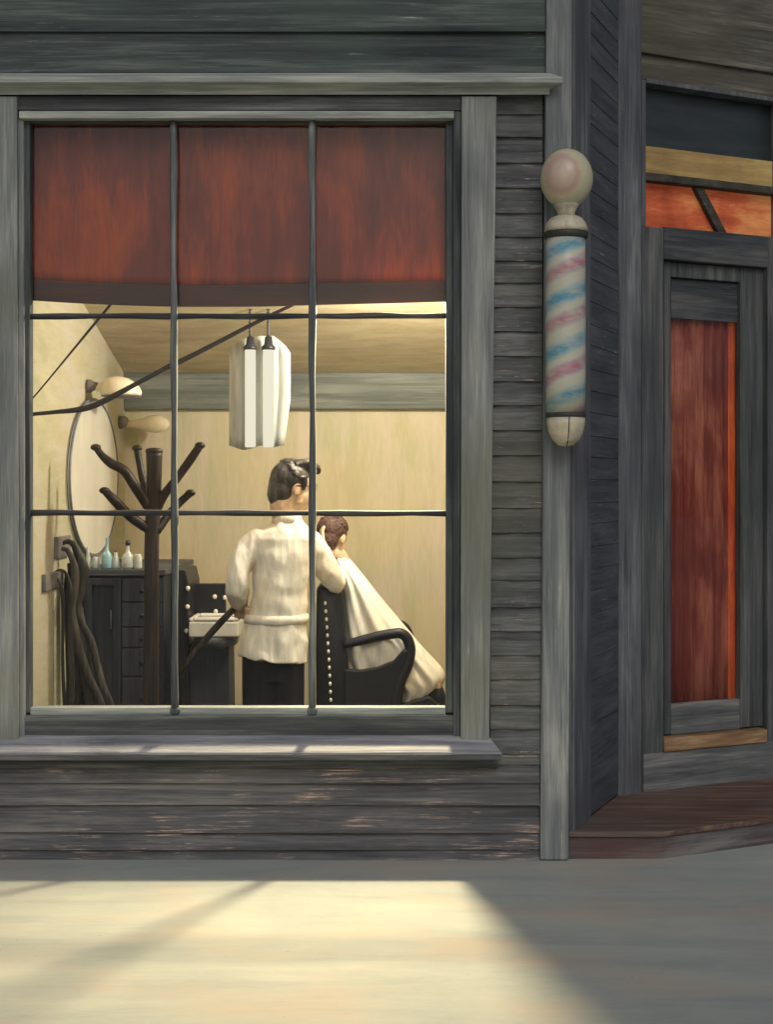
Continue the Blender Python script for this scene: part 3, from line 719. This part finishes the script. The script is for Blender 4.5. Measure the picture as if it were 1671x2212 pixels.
# ------------------------------------------------------------------ coat rack
cd = .75
cr = thing('coat_rack', 'dark brown wooden coat stand with upturned branch arms beside the window', 'coat rack', (X(328, cd), cd, .02))
bm = B(); stube(bm, [(X(327, cd), cd, .02), P(326, 1500, cd), P(327, 1300, cd), P(328, 1160, cd), P(331, 1090, cd), P(333, 1020, cd), P(333, 978, cd)], [.036, .036, .034, .033, .034, .035, .037], 14); obj('trunk', bm, 'coatrack', cr, 0, True)
bm = B(); lathe(bm, [(.034, -.012), (.041, -.004), (.038, .008), (.02, .014)], P(333, 974, cd)); obj('trunk_cap', bm, 'coatrack', cr, 0, True)
arms = [([(208, 968, -.05), (221, 985, -.05), (240, 1001, -.05), (268, 1017, -.05), (292, 1052, -.04), (320, 1094, -.01)], [.015, .017, .022, .022, .023, .024]),
        ([(296, 970, .10), (301, 1000, .09), (310, 1042, .06), (326, 1085, .01)], [.017, .016, .018, .02]),
        ([(431, 964, -.02), (412, 992, -.02), (384, 1031, -.02), (356, 1067, -.01), (338, 1100, 0)], [.018, .02, .019, .02, .022]),
        ([(410, 1066, .1), (388, 1086, .09), (364, 1112, .05), (338, 1148, .0)], [.017, .018, .019, .02]),
        ([(227, 1061, -.08), (248, 1082, -.08), (282, 1116, -.05), (318, 1142, -.01)], [.018, .022, .023, .022])]
for pts, rr in arms:
    bm = B(); pp = [P(x, y, cd+w) for x, y, w in pts]; stube(bm, pp, rr, 12); a = obj('arm', bm, 'coatrack', cr, 0, True)
    bm = B(); ellipsoid(bm, pp[0]+(pp[0]-pp[1]).normalized()*.004, (.024, .022, .016)); obj('knob', bm, 'coatrack', cr, 0, True)
for k in range(4):
    a = k*1.57+.6; bm = B(); stube(bm, [(X(327, cd)+.02*math.cos(a), cd+.02*math.sin(a), .16), (X(327, cd)+.13*math.cos(a), cd+.13*math.sin(a), .12), (X(327, cd)+.2*math.cos(a), cd+.2*math.sin(a), .035)], [.02, .018, .016], 8); obj('foot', bm, 'coatrack', cr, 0, True)

# ------------------------------------------------------------------ cabinet with bottles
kd = 1.25
kx0, kx1, kz = XL+.03, X(352, kd), Z(1231, kd)
kb = thing('cabinet', 'blue black wooden cabinet with bottles on top under the oval mirror', 'cabinet', ((kx0+kx1)/2, 1.7, .02))
bm = B(); box(bm, kx0, kx1, kd+.02, 2.3, .02, kz-.03); obj('carcass', bm, 'cabinet', kb, .004)
bm = B(); box(bm, kx0-.015, kx1+.012, kd-.005, 2.31, kz-.029, kz); obj('top', bm, 'cabinet_top', kb, .004)
bm = B()
dx1 = X(262, kd)
def panel(bm, x0, x1, z0, z1, y):
    w = .035
    box(bm, x0, x0+w, y-.004, y+.018, z0, z1); box(bm, x1-w, x1, y-.004, y+.018, z0, z1)
    box(bm, x0+w, x1-w, y-.004, y+.018, z0, z0+w); box(bm, x0+w, x1-w, y-.004, y+.018, z1-w, z1)
panel(bm, kx0+.01, dx1-.004, .1, kz-.04, kd); obj('cabinet_door', bm, 'cabinet', kb, .002)
zz = kz-.04
for hgt in (.12, .12, .10, .14, .2):
    bm = B(); box(bm, dx1+.003, kx1-.01, kd, kd+.018, zz-hgt+.006, zz); dr = obj('drawer', bm, 'cabinet', kb, .003)
    bm = B(); lathe(bm, [(.006, 0), (.012, -.012), (.008, -.02)], ((dx1+kx1)/2, kd, zz-hgt/2), 'y', 12); obj('drawer_knob', bm, 'black_metal', kb, 0, True)
    zz -= hgt
bm = B(); box(bm, X(240, kd)-.004, X(240, kd)+.004, kd-.016, kd+.017, Z(1358, kd), Z(1318, kd)); obj('door_handle', bm, 'cabinet_top', kb, .002)
bd = 1.34; sb = sc(bd)
def bottle(px, base, top, w, kind, label, mat, stop=None):
    zt_ = (base-top)*sb; r = w*sb/2; c = Vector((X(px, bd), bd, kz+.0005))
    t = thing('bottle', label, 'bottle' if kind != 'jar' else 'jar', tuple(c), 'bottles on the cabinet')
    if kind != 'jar': t['category'] = 'bottle'
    pr = {'jar': [(r*.9, 0), (r, .01), (r, zt_*.72), (r*.8, zt_*.86), (r*.82, zt_*.98), (r*.5, zt_)],
          'tall': [(r*.9, 0), (r, .01), (r, zt_*.38), (r*.75, zt_*.5), (r*.3, zt_*.6), (r*.26, zt_*.95), (r*.34, zt_*.97), (r*.3, zt_)],
          'slim': [(r*.9, 0), (r, .01), (r*.9, zt_*.5), (r*.5, zt_*.66), (r*.45, zt_)],
          'flask': [(r*.8, 0), (r*.98, .012), (r, zt_*.35), (r*.8, zt_*.55), (r*.3, zt_*.68), (r*.22, zt_*.95), (r*.3, zt_)]}[kind]
    bm = B(); lathe(bm, pr, c, seg=20); obj('body', bm, mat, t, 0, True)
    if stop:
        bm = B(); lathe(bm, [(r*.32, zt_*.9), (r*.42, zt_*.95), (r*.36, zt_*1.08), (r*.15, zt_*1.1)], c, seg=14); obj('stopper', bm, stop, t, 0, True)
bottle(190, 1228, 1181, 13, 'slim', 'slim clear bottle, leftmost on the dark cabinet', 'clear')
bottle(206, 1230, 1204, 16, 'jar', 'short clear jar, second from the left on the cabinet', 'clear')
bottle(231, 1230, 1163, 24, 'tall', 'tallest bottle on the cabinet, with a long pale blue neck', 'bluegl')
bottle(250, 1230, 1194, 18, 'slim', 'small clear bottle with a dark stopper on the cabinet', 'clear', 'stopper')
bottle(276, 1230, 1174, 27, 'flask', 'round bellied flask with thin dark tipped neck on the cabinet', 'clear', 'stopper')
bottle(298, 1230, 1198, 18, 'jar', 'milky lidded jar, rightmost on the cabinet next to the coat stand', 'jar')

# ------------------------------------------------------------------ washstand
wd = 1.5
ws = thing('washstand', 'black washstand with white basin and pale knobs left of the barber', 'washstand', (X(440, wd), wd+.2, .02))
bm = B()
pts = [(X(352, wd), .02), (X(407, wd), .02), (X(407, wd), Z(1262, wd)), (X(400, wd), Z(1232, wd)), (X(352, wd), Z(1227, wd))]
prism(bm, pts, wd+.0, wd+.45); obj('side_cabinet', bm, 'black', ws, .006)
bm = B(); fbox(bm, 408, 1261, 487, 1330, wd+.25, wd+.30); obj('splashback', bm, 'black', ws, .006)
bm = B(); prism(bm, [(X(408, wd), .02), (X(497, wd), .02), (X(493, wd), Z(1396, wd)), (X(408, wd), Z(1396, wd))], wd+.03, wd+.3); obj('pedestal', bm, 'cabinet', ws, .006)
bm = B()
A = [(408, 1329, wd+.24), (509, 1328, wd+.24), (517, 1369, wd-.06), (406, 1369, wd-.06)]
top = [P(x, y, d) for x, y, d in A]
zt2 = top[0].z
rim = B()
xs0, xs1 = X(408, wd-.04), X(516, wd-.04); y0, y1 = wd-.05, wd+.25; zt2 = Z(1332, wd+.1)
box(rim, xs0, xs1, y0, y1, zt2-.09, zt2-.012)
box(rim, xs0, xs0+.02, y0, y1, zt2-.0119, zt2+.006); box(rim, xs1-.02, xs1, y0, y1, zt2-.0119, zt2+.006)
box(rim, xs0+.02, xs1-.02, y0, y0+.02, zt2-.0119, zt2+.006); box(rim, xs0+.02, xs1-.02, y1-.02, y1, zt2-.0119, zt2+.006)
obj('basin', rim, 'white_enamel', ws, .008)
bm.free(); bm = B()
cx = (xs0+xs1)/2; loft(bm, [(cx, wd+.1, zt2-.165, .04, .04), (cx, wd+.1, zt2-.155, .08, .08), (cx, wd+.1, zt2-.13, .108, .12), (cx, wd+.1, zt2-.092, .12, .145)], 36); obj('basin_bowl', bm, 'basin_under', ws, 0, True)
for px, py, dk in ((406, 1271, wd-.01), (405, 1311, wd-.01), (464, 1289, wd+.24), (486, 1291, wd+.24), (466, 1321, wd+.24), (403, 1363, wd-.01)):
    bm = B(); c = P(px, py, dk); ellipsoid(bm, c, (.0115, .010, .0125), None, 14, 10); obj('knob', bm, 'knob', ws, 0, True)

# ------------------------------------------------------------------ strops on the left wall
def wallplate(px0, py0, px1, py1):
    da, db = dleft(px0), dleft(px1); dm = (da+db)/2
    bm = B(); box(bm, XL, XL+.02, da, db, Z(py1, dm), Z(py0, dm)); return bm, da, db, dm
hk = thing('strop_rack', 'bundle of long dark leather strops hung from the upper grey wall plate', 'strops', (XL, .85, .9))
bm, da, db, dm = wallplate(116, 1158, 144, 1203); obj('wall_plate', bm, 'plate', hk, .003)
def strand(par, pts, rr, d, flat=.6, name='strop', m='strop'):
    bm = B(); stube(bm, [P(x, y, d) for x, y in pts], rr, 10, 5, flat); return obj(name, bm, m, par, 0, True)
d = .86
strand(hk, [(131, 1176), (145, 1170), (158, 1176), (168, 1196), (180, 1228), (176, 1268), (166, 1312), (178, 1350), (196, 1384), (208, 1430), (222, 1480), (242, 1530), (250, 1600)], [.008, .012, .014, .02, .026, .026, .02, .018, .018, .018, .016, .014, .012], d)
strand(hk, [(131, 1186), (144, 1188), (154, 1204), (162, 1236), (158, 1280), (150, 1320), (160, 1370), (176, 1420), (196, 1470), (222, 1530), (230, 1600)], [.008, .012, .014, .02, .024, .03, .028, .02, .018, .016, .012], d-.03)
strand(hk, [(150, 1216), (158, 1262), (168, 1330), (176, 1400), (186, 1460), (196, 1530), (200, 1600)], [.012, .022, .03, .032, .03, .026, .02], d+.01)
strand(hk, [(146, 1240), (150, 1300), (158, 1370), (166, 1440), (162, 1500), (156, 1540)], [.016, .03, .034, .03, .03, .03], d+.02)
hk2 = thing('strop_rack', 'looped dark strop hanging straight down from the lower grey wall plate', 'strops', (XL, .7, .9))
bm, da, db, dm = wallplate(89, 1236, 128, 1272); obj('wall_plate', bm, 'plate', hk2, .003)
d = .76
strand(hk2, [(108, 1256), (114, 1242), (126, 1232), (138, 1234), (146, 1248), (150, 1276), (148, 1320), (150, 1400), (152, 1470), (150, 1540)], [.005, .005, .006, .007, .009, .014, .018, .02, .02, .02], d)
strand(hk2, [(106, 1262), (118, 1248), (128, 1256), (134, 1280), (136, 1330), (135, 1400), (136, 1460), (140, 1540)], [.004, .005, .006, .01, .009, .008, .008, .009], d-.02)

# ------------------------------------------------------------------ people
def hand(bm, wrist, direc, palm_n, curl=.9, size=1.0, thumb_side=1, spread=.1):
    """palm + five bent fingers; direc = from wrist to knuckles, palm_n = out of the palm"""
    d = Vector(direc).normalized(); n = Vector(palm_n); n = (n-d*n.dot(d)).normalized(); s = d.cross(n)*thumb_side
    w = Vector(wrist); L = .085*size
    rot = Matrix((s, d, n)).transposed()
    ellipsoid(bm, w+d*L*.55, (.039*size, .053*size, .015*size), rot, 16, 12)
    tube(bm, [w-d*.03, w+d*.02], [.026*size, .027*size], 12, True, .8)
    for k, (off, ln) in enumerate(((.029, .072), (.010, .082), (-.010, .076), (-.028, .060))):
        p = w+d*L*.92+s*off*size; a = d+s*spread*(1.5-k)*.4; a.normalize(); pts = [p-d*.02]; ang = 0
        for j, seg in enumerate((.44, .31, .25)):
            ang += curl*(.5 if j == 0 else .75)
            v = a*math.cos(ang)+n*math.sin(ang); pts.append(pts[-1]+v*ln*seg*size+(d*.02 if j == 0 else Vector()))
        tube(bm, pts, [.0098*size, .0092*size, .0085*size, .0068*size], 10)
    p = w+d*.02*size+s*.028*size; v = (d*.6+s*.7+n*.35).normalized(); v2 = (d*.8+s*.1+n*.6).normalized()
    tube(bm, [p, p+v*.034*size, p+v*.034*size+v2*.028*size, p+v*.034*size+v2*.05*size], [.013*size, .0115*size, .0105*size, .008*size], 10)
def limb(bm, pts, rr, seg=16): stube(bm, pts, rr, seg, 4)
def head(bm, c, fwd, h=.232, up=(0, 0, 1)):
    f = Vector(fwd).normalized(); u = Vector(up); u = (u-f*u.dot(f)).normalized(); s = f.cross(u)
    rot = Matrix((f, s, u)).transposed(); c = Vector(c); k = h/.232
    T = lambda a, b, z: c+(f*a+s*b+u*z)*k
    ellipsoid(bm, T(-.008, 0, .024), (.097*k, .076*k, .088*k), rot)
    ellipsoid(bm, T(.026, 0, -.034), (.064*k, .056*k, .078*k), rot)        # face
    ellipsoid(bm, T(.052, 0, -.088), (.026*k, .026*k, .022*k), rot)        # chin
    tube(bm, [T(.018, -.05, -.06), T(.056, 0, -.092), T(.018, .05, -.06)], [.018*k, .016*k, .018*k], 10)
    tube(bm, [T(.082, 0, .014), T(.1, 0, -.014), T(.105, 0, -.026)], [.008*k, .012*k, .015*k], 10)   # nose
    ellipsoid(bm, T(.079, 0, .024), (.016*k, .044*k, .010*k), rot)         # brow
    ellipsoid(bm, T(.084, 0, -.053), (.010*k, .024*k, .006*k), rot)        # lips
    ellipsoid(bm, T(.082, 0, -.063), (.010*k, .020*k, .006*k), rot)
    for q in (-1, 1):
        ellipsoid(bm, T(-.004, q*.076, -.012), (.020*k, .008*k, .033*k), rot, 16, 10)
        ellipsoid(bm, T(.078, q*.032, .004), (.009*k, .014*k, .010*k), rot, 14, 10)
    return T, rot, k

# --- barber
bdp = 1.05
pb = thing('person', 'standing barber in a belted white coat and glasses seen from behind', 'person', (X(592, bdp), bdp, .02))
bm = B()
hc = P(634, 1052, bdp+.01)
ff = Vector((.92, .34, -.12))
T, rot, k = head(bm, hc, ff, .235)
limb(bm, [T(-.03, 0, -.03), T(-.045, 0, -.10), P(619, 1128, bdp), P(612, 1165, bdp)], [.056, .056, .06, .07])
cxs = lambda px: X(px, bdp)
loft(bm, [(cxs(592), bdp, .86, .12, .09), (cxs(600), bdp, 1.02, .10, .085), (cxs(607), bdp, 1.15, .115, .08), (cxs(612), bdp, 1.21, .11, .07), (cxs(616), bdp, 1.26, .06, .05)], 30)
for q, pxh in ((-1, 560), (1, 622)):
    limb(bm, [(cxs(pxh), bdp, .92), (cxs(pxh)-.005, bdp+.0, .7), (cxs(pxh), bdp-.01, .5), (cxs(pxh), bdp+.01, .25), (cxs(pxh), bdp+.01, .09)], [.07, .062, .05, .045, .036])
    limb(bm, [(cxs(pxh)-.01, bdp+.0, .06), (cxs(pxh), bdp+.09, .05), (cxs(pxh)+.01, bdp+.17, .045)], [.038, .036, .025])
LS, LE, LW = P(566, 1162, 1.04), P(512, 1262, 1.0), P(518, 1300, 1.18)
RS, RE, RW = P(660, 1160, 1.10), P(725, 1262, 1.22), P(699, 1192, 1.28)
limb(bm, [LS, LE, LW], [.034, .032, .026]); limb(bm, [RS, RE, RW], [.036, .034, .027])
LH = P(521, 1304, 1.2)
hand(bm, LW, P(520, 1312, 1.26)-LW, (-.3, .1, -1), 1.05, .95, -1)
hand(bm, RW, P(693, 1160, 1.32)-RW, (.8, .4, .1), .35, .95, 1)
body = fuse(obj('body', bm, 'skin', pb), .0055, 3)
# coat: torso skirt and sleeves welded into one garment
bm = B()
tz = lambda py: Z(py, bdp)
loft(bm, [(cxs(590), bdp, tz(1424), .163, .135, -.09), (cxs(592), bdp, tz(1395), .158, .13, -.06), (cxs(595), bdp, tz(1345), .148, .12, -.02), (cxs(599), bdp, tz(1330), .143, .118, 0), (cxs(604), bdp, tz(1290), .132, .12),
          (cxs(610), bdp, tz(1240), .130, .122), (cxs(613), bdp, tz(1195), .150, .125), (cxs(615), bdp, tz(1165), .158, .115), (cxs(618), bdp, tz(1145), .125, .098), (cxs(621), bdp, tz(1130), .08, .08), (cxs(621), bdp, tz(1118), .068, .07), (cxs(622), bdp, tz(1112), .06, .06)], 48, .012, 1.3, 7)
LM2 = P(524, 1208, 1.01); 
stube(bm, [P(596, 1160, 1.05), P(562, 1168, 1.03), LM2, P(513, 1255, .99), P(512, 1280, 1.04), P(516, 1303, 1.12)], [.05, .064, .060, .056, .054, .044], 20)
stube(bm, [P(625, 1162, 1.06), P(664, 1172, 1.1), P(695, 1215, 1.14), P(722, 1256, 1.2), P(724, 1254, 1.24), P(708, 1216, 1.27), P(698, 1186, 1.285)], [.05, .066, .062, .053, .05, .042, .034], 20)
coat = fuse(obj('coat', bm, 'coat', pb), .006, 3)
# soft folds
nm = coat.data
for v in nm.vertices:
    c = v.co; v.co = c+noise.noise_vector(Vector((c.x*15, c.y*15, c.z*5)))*.010+noise.noise_vector(Vector((c.x*10+c.z*6, c.y*10, c.z*13+4)))*.008+noise.noise_vector(Vector((c.x*36, c.y*36, c.z*14)))*.0030
bm = B(); loft(bm, [(cxs(597), bdp, tz(1346), .140, .118), (cxs(597), bdp, tz(1345), .152, .128), (cxs(598), bdp, tz(1327), .149, .126), (cxs(599), bdp, tz(1326), .138, .114)], 48, .008, 1.3, 7)
obj('coat_belt', bm, 'coat', pb, 0, True)
bm = B(); loft(bm, [(cxs(620), bdp, tz(1130), .073, .074), (cxs(621), bdp, tz(1116), .068, .070, -.05), (cxs(622), bdp, tz(1109), .062, .064, -.05)], 36); obj('collar', bm, 'coat', pb, 0, True)
bm = B()
loft(bm, [(cxs(590), bdp, .58, .125, .085), (cxs(590), bdp, .74, .133, .10), (cxs(590), bdp, .82, .132, .105), (cxs(592), bdp, .87, .12, .095)], 36)
for pxh, ddx in ((559, 0), (622, .01)):
    loft(bm, [(cxs(pxh), bdp+ddx, .07, .072, .09), (cxs(pxh), bdp+ddx, .3, .074, .085), (cxs(pxh), bdp+ddx, .55, .078, .09), (cxs(pxh), bdp+ddx, .74, .078, .10), (cxs(pxh), bdp+ddx, .8, .06, .09)], 28)
fuse(obj('trousers', bm, 'trouser', pb), .008, 4)
# hair
def hairdo(par, T, rot, k, m, quiff, seed, nst, name='hair', nape=.0):
    bm = B(); r = random.Random(seed)
    ellipsoid(bm, T(-.020, 0, .036), (.096*k, .083*k, .088*k), rot)
    ellipsoid(bm, T(-.052, 0, -.016+nape), (.058*k, .070*k, .080*k), rot)
    if quiff:
        tube(bm, smooth_path([T(-.06, 0, .02), T(-.070, 0, -.05), T(-.062, 0, -.095)], 3), lerp_list([.06, .052, .03], 3), 14)
        for q in range(-4, 5):
            b = q*.014
            tube(bm, smooth_path([T(-.02, b, .10), T(.035, b*1.1, .116), T(.076, b, .106), T(.098, b*.8, .088), T(.096, b*.7, .072)], 3), lerp_list([.02, .022, .019, .015, .007], 3), 8)
        for q in (-1, 1):
            tube(bm, [T(.02, q*.078, .05), T(.03, q*.079, .02), T(.026, q*.078, -.012)], [.02, .014, .007], 8)
    for i in range(nst):
        b = r.uniform(-1, 1); a0 = r.uniform(0, 1)
        pts = []
        for j in range(6):
            ph = (.25+.5*a0)+j*.33; ph2 = min(ph, 3.35)
            xx = .100*math.cos(ph2*.9); zz_ = .092*math.sin(ph2*.9)
            w = math.cos(b*1.35)
            pts.append(T(-.02+xx*w*(1.0), math.sin(b*1.35)*.086, .034+(zz_ if zz_ > 0 else zz_*1.1)*w+r.uniform(-.003, .003)))
        tube(bm, smooth_path(pts, 2), [.0052+.002*r.random()]*11, 6)
    o = obj(name, bm, m, par); return fuse(o, .0036, 0)
hairdo(pb, T, rot, k, 'hair_black', True, 4, 90)
bm = B()
for q in (-1, 1):
    tube(bm, [T(-.012, q*.083, .004), T(.04, q*.078, .010), T(.092, q*.062, .010)], .0028, 8)
    pts = [T(.100-abs(.008*math.cos(a)), q*.034+.024*math.cos(a), .003+.021*math.sin(a)) for a in [2*math.pi*i/24 for i in range(25)]]
    tube(bm, pts, .0034, 8, False)
tube(bm, [T(.1, -.011, .008), T(.104, 0, .012), T(.1, .011, .008)], .003, 8)
obj('glasses', bm, 'black_metal', pb, 0, True)
bm = B()
for pxh, ddx in ((559, 0), (622, .01)):
    ellipsoid(bm, (cxs(pxh), bdp+.05+ddx, .055), (.05, .14, .04))
obj('shoes', bm, 'shoe', pb, 0, True)

# strap in the barber's left hand
st = thing('razor_strop', 'dark narrow strap slanting down from the left hand of the barber', 'strop', tuple(P(345, 1507, 1.3)))
bm = B(); stube(bm, [P(524, 1294, 1.27), P(500, 1320, 1.24), P(470, 1352, 1.25), P(440, 1386, 1.27), P(405, 1430, 1.3), P(375, 1472, 1.32), P(345, 1508, 1.34)], [.012, .016, .018, .017, .014, .009, .004], 10, 5, .6)
obj('strap', bm, 'strop', st, 0, True)

# --- barber chair
hd = 1.46; hf = 1.22; hb = 1.70
ch = thing('barber_chair', 'black leather barber chair with a row of pale studs down its back', 'barber chair', (X(790, hd), hd, .02))
bm = B()
pts = [P(684, 1268, hf), P(700, 1262, hf), P(728, 1266, hf), P(741, 1282, hf), P(745, 1330, hf), P(748, 1400, hf), P(756, 1480, hf), P(760, 1590, hf), P(684, 1590, hf), P(682, 1400, hf)]
prism(bm, [(p.x, p.z) for p in pts], hf, hb); obj('backrest', bm, 'black', ch, .015, True)
for k_ in range(13):
    t = k_/12; px = 703+6*math.sin(t*1.4)+6*t; py = 1303+(1512-1303)*t
    bm = B(); c = P(px, py, hf); ellipsoid(bm, c, (.0068, .006, .010), None, 12, 8); obj('stud', bm, 'knob', ch, 0, True)
for dz_ in (0, 1):
    y0 = hf-.015 if dz_ == 0 else hb-.045
    Q = lambda x, y: P(x, y, hf-.01)
    bm = B(); pp = [Q(742, 1394), Q(775, 1386), (Q(815, 1376)), Q(850, 1370), Q(868, 1370), Q(881, 1382), Q(887, 1406), Q(880, 1440), Q(866, 1470), Q(856, 1505), Q(850, 1560)]
    pp = [Vector((p.x, y0+.03, p.z)) for p in pp]
    stube(bm, pp, [.020, .023, .025, .025, .026, .027, .027, .028, .03, .034, .036], 14, 4); obj('armrest', bm, 'black', ch, 0, True)
    bm = B(); pts = [Q(744, 1446), Q(780, 1448), Q(815, 1442), Q(850, 1428), Q(872, 1404), Q(882, 1404), Q(874, 1448), Q(858, 1478), Q(850, 1520), Q(846, 1600), Q(744, 1600)]
    prism(bm, [(p.x, p.z) for p in pts], y0+.005, y0+.05); obj('side_panel', bm, 'black', ch, .008)
bm = B(); q0, q1 = P(740, 1470, hd), P(850, 1540, hd); box(bm, q0.x, q1.x+.04, hf+.06, hb-.06, q1.z, q0.z); obj('seat', bm, 'black', ch, .03)
bm = B(); lathe(bm, [(.28, .02), (.28, .05), (.10, .08), (.08, .35), (.12, .40)], (X(790, hd), hd, 0), seg=32); obj('pedestal', bm, 'black_metal', ch, 0, True)
bm = B(); pts = [(X(852, hd), .30), (X(872, hd), .46), (X(925, hd), .40), (X(972, hd), .34), (X(972, hd), .30), (X(930, hd), .36), (X(880, hd), .24)]
prism(bm, [(X(845, hd), .42), (X(925, hd), Z(1492, hd)), (X(985, hd), Z(1545, hd)), (X(985, hd), Z(1560, hd)), (X(925, hd), Z(1515, hd)), (X(845, hd), .36)], hf+.05, hb-.05); obj('footrest', bm, 'black_metal', ch, .01)

# --- customer
cd2 = 1.46
pc = thing('person', 'brown haired customer sitting in the barber chair under a white cape', 'person', (X(800, cd2), cd2, .55))
bm = B()
hc = P(720, 1160, cd2)
ff = Vector((.55, .80, -.22))
T, rot, k = head(bm, hc, ff, .205)
cx2 = lambda px: X(px, cd2); cz2 = lambda py: Z(py, cd2)
limb(bm, [T(-.02, 0, -.04), T(-.03, 0, -.09), P(737, 1203, cd2), P(745, 1235, cd2)], [.045, .04, .036, .03])
loft(bm, [(cx2(775), cd2, cz2(1455), .13, .16), (cx2(782), cd2, cz2(1380), .09, .13), (cx2(772), cd2, cz2(1300), .085, .14), (cx2(758), cd2, cz2(1260), .06, .14), (cx2(748), cd2, cz2(1240), .035, .10), (cx2(742), cd2, cz2(1220), .03, .05)], 30)
for q in (-1, 1):
    limb(bm, [(cx2(785), cd2+q*.09, cz2(1450)), (cx2(860), cd2+q*.09, cz2(1452)), (cx2(925), cd2+q*.09, cz2(1458)), (cx2(935), cd2+q*.09, cz2(1500)), (cx2(950), cd2+q*.09, cz2(1580)), (cx2(958), cd2+q*.09, cz2(1620))], [.075, .06, .045, .046, .04, .035])
    limb(bm, [(cx2(955), cd2+q*.09, cz2(1625)), (cx2(985), cd2+q*.09, cz2(1635)), (cx2(1010), cd2+q*.09, cz2(1645))], [.036, .034, .024])
    sh = Vector((cx2(764), cd2+q*.115, cz2(1272))); el = Vector((cx2(790), cd2+q*.15, cz2(1372))); wr = Vector((cx2(860), cd2+q*.12, cz2(1410)))
    limb(bm, [sh, el, wr], [.034, .032, .024]); hand(bm, wr, (1, -q*.2, -.15), (0, 0, -1), .5, .95, q)
fuse(obj('body', bm, 'skin', pc), .006, 3)
hairdo(pc, T, rot, k, 'hair_brown', False, 9, 40, nape=-.004)
# cape
rows = [(1203, 724, 752, .058), (1214, 724, 760, .085), (1230, 730, 774, .15), (1250, 738, 792, .195), (1280, 740, 816, .215), (1320, 738, 848, .225), (1360, 738, 882, .235), (1400, 738, 914, .24), (1425, 739, 938, .24), (1446, 744, 958, .235), (1466, 790, 965, .225), (1485, 850, 950, .21), (1505, 853, 916, .19), (1528, 852, 886, .17)]
bm = B(); out = []; seg = 72
for i, (py, l, r_, w) in enumerate(rows):
    ring = []; xl_, xr_ = cx2(l), cx2(r_); cxx = (xl_+xr_)/2; rx = (xr_-xl_)/2; am = .10*min(1, (i+1)/7)
    for kx in range(seg):
        a = 2*math.pi*kx/seg; ca_, sa_ = math.cos(a), math.sin(a)
        e = .8 if i > 3 else 1.0
        f = 1+am*(math.sin(9*a+i*.35)*.6+math.sin(15*a-i*.5+1)*.4)
        x = rx*math.copysign(abs(ca_)**e, ca_)*(1+.3*(f-1)); y = w*math.copysign(abs(sa_)**e, sa_)*f
        ring.append(bm.verts.new((cxx+x, cd2+y*.88, cz2(py)+.006*math.sin(5*a+i))))
    out.append(ring)
for r0, r1 in zip(out, out[1:]):
    for kx in range(seg): bm.faces.new((r0[kx], r0[(kx+1) % seg], r1[(kx+1) % seg], r1[kx]))
bm.faces.new(out[0][::-1]); bm.faces.new(out[-1])
cp = obj('cape', bm, 'cape', pc, 0, True)
sb_ = cp.modifiers.new('s', 'SUBSURF'); sb_.levels = sb_.render_levels = 1
bm = B()
for q in (-1, 1):
    loft(bm, [(cx2(957), cd2+q*.09, cz2(1612), .045, .05), (cx2(947), cd2+q*.09, cz2(1560), .052, .056), (cx2(936), cd2+q*.09, cz2(1500), .062, .066), (cx2(930), cd2+q*.09, cz2(1480), .055, .06)], 20)
obj('trousers', bm, 'trouser', pc, 0, True)
bm = B()
for q in (-1, 1): ellipsoid(bm, (cx2(985), cd2+q*.09, cz2(1637)), (.13, .045, .04))
obj('shoes', bm, 'shoe', pc, 0, True)

# ------------------------------------------------------------------ light
w = bpy.data.worlds.new('World'); SC.world = w; w.use_nodes = True
nt = w.node_tree; bg = nt.nodes['Background']; sky = nt.nodes.new('ShaderNodeTexSky'); sky.sky_type = 'NISHITA'
SE, SR = R(38), R(172)
sky.sun_disc = False; sky.sun_elevation = SE; sky.sun_rotation = SR; sky.dust_density = 4; sky.air_density = .8; sky.ozone_density = .6
nt.links.new(sky.outputs[0], bg.inputs[0]); bg.inputs[1].default_value = .06
sl = bpy.data.lights.new('sun', 'SUN'); sl.energy = .5; sl.angle = R(30); sl.color = (.92, .96, 1)
so = bpy.data.objects.new('sun', sl); COL.objects.link(so)
dirv = Vector((math.sin(SR)*math.cos(SE), math.cos(SR)*math.cos(SE), math.sin(SE)))   # towards the sun
so.rotation_euler = dirv.to_track_quat('Z', 'Y').to_euler(); so.location = (0, -3, 6)

cam = bpy.data.cameras.new('camera'); co = bpy.data.objects.new('camera', cam); COL.objects.link(co)
co.location = (0, -CAMD, EYE); co.rotation_euler = (R(90), 0, 0)
cam.sensor_fit = 'VERTICAL'; cam.sensor_height = 24; cam.lens = 24*CAMD/(2212*K); cam.shift_y = -56/2212; cam.clip_end = 500
SC.camera = co
SC.view_settings.view_transform = 'Standard'; SC.view_settings.look = 'None'; SC.view_settings.exposure = 0; SC.view_settings.gamma = 1
SC.cycles.transparent_max_bounces = 16
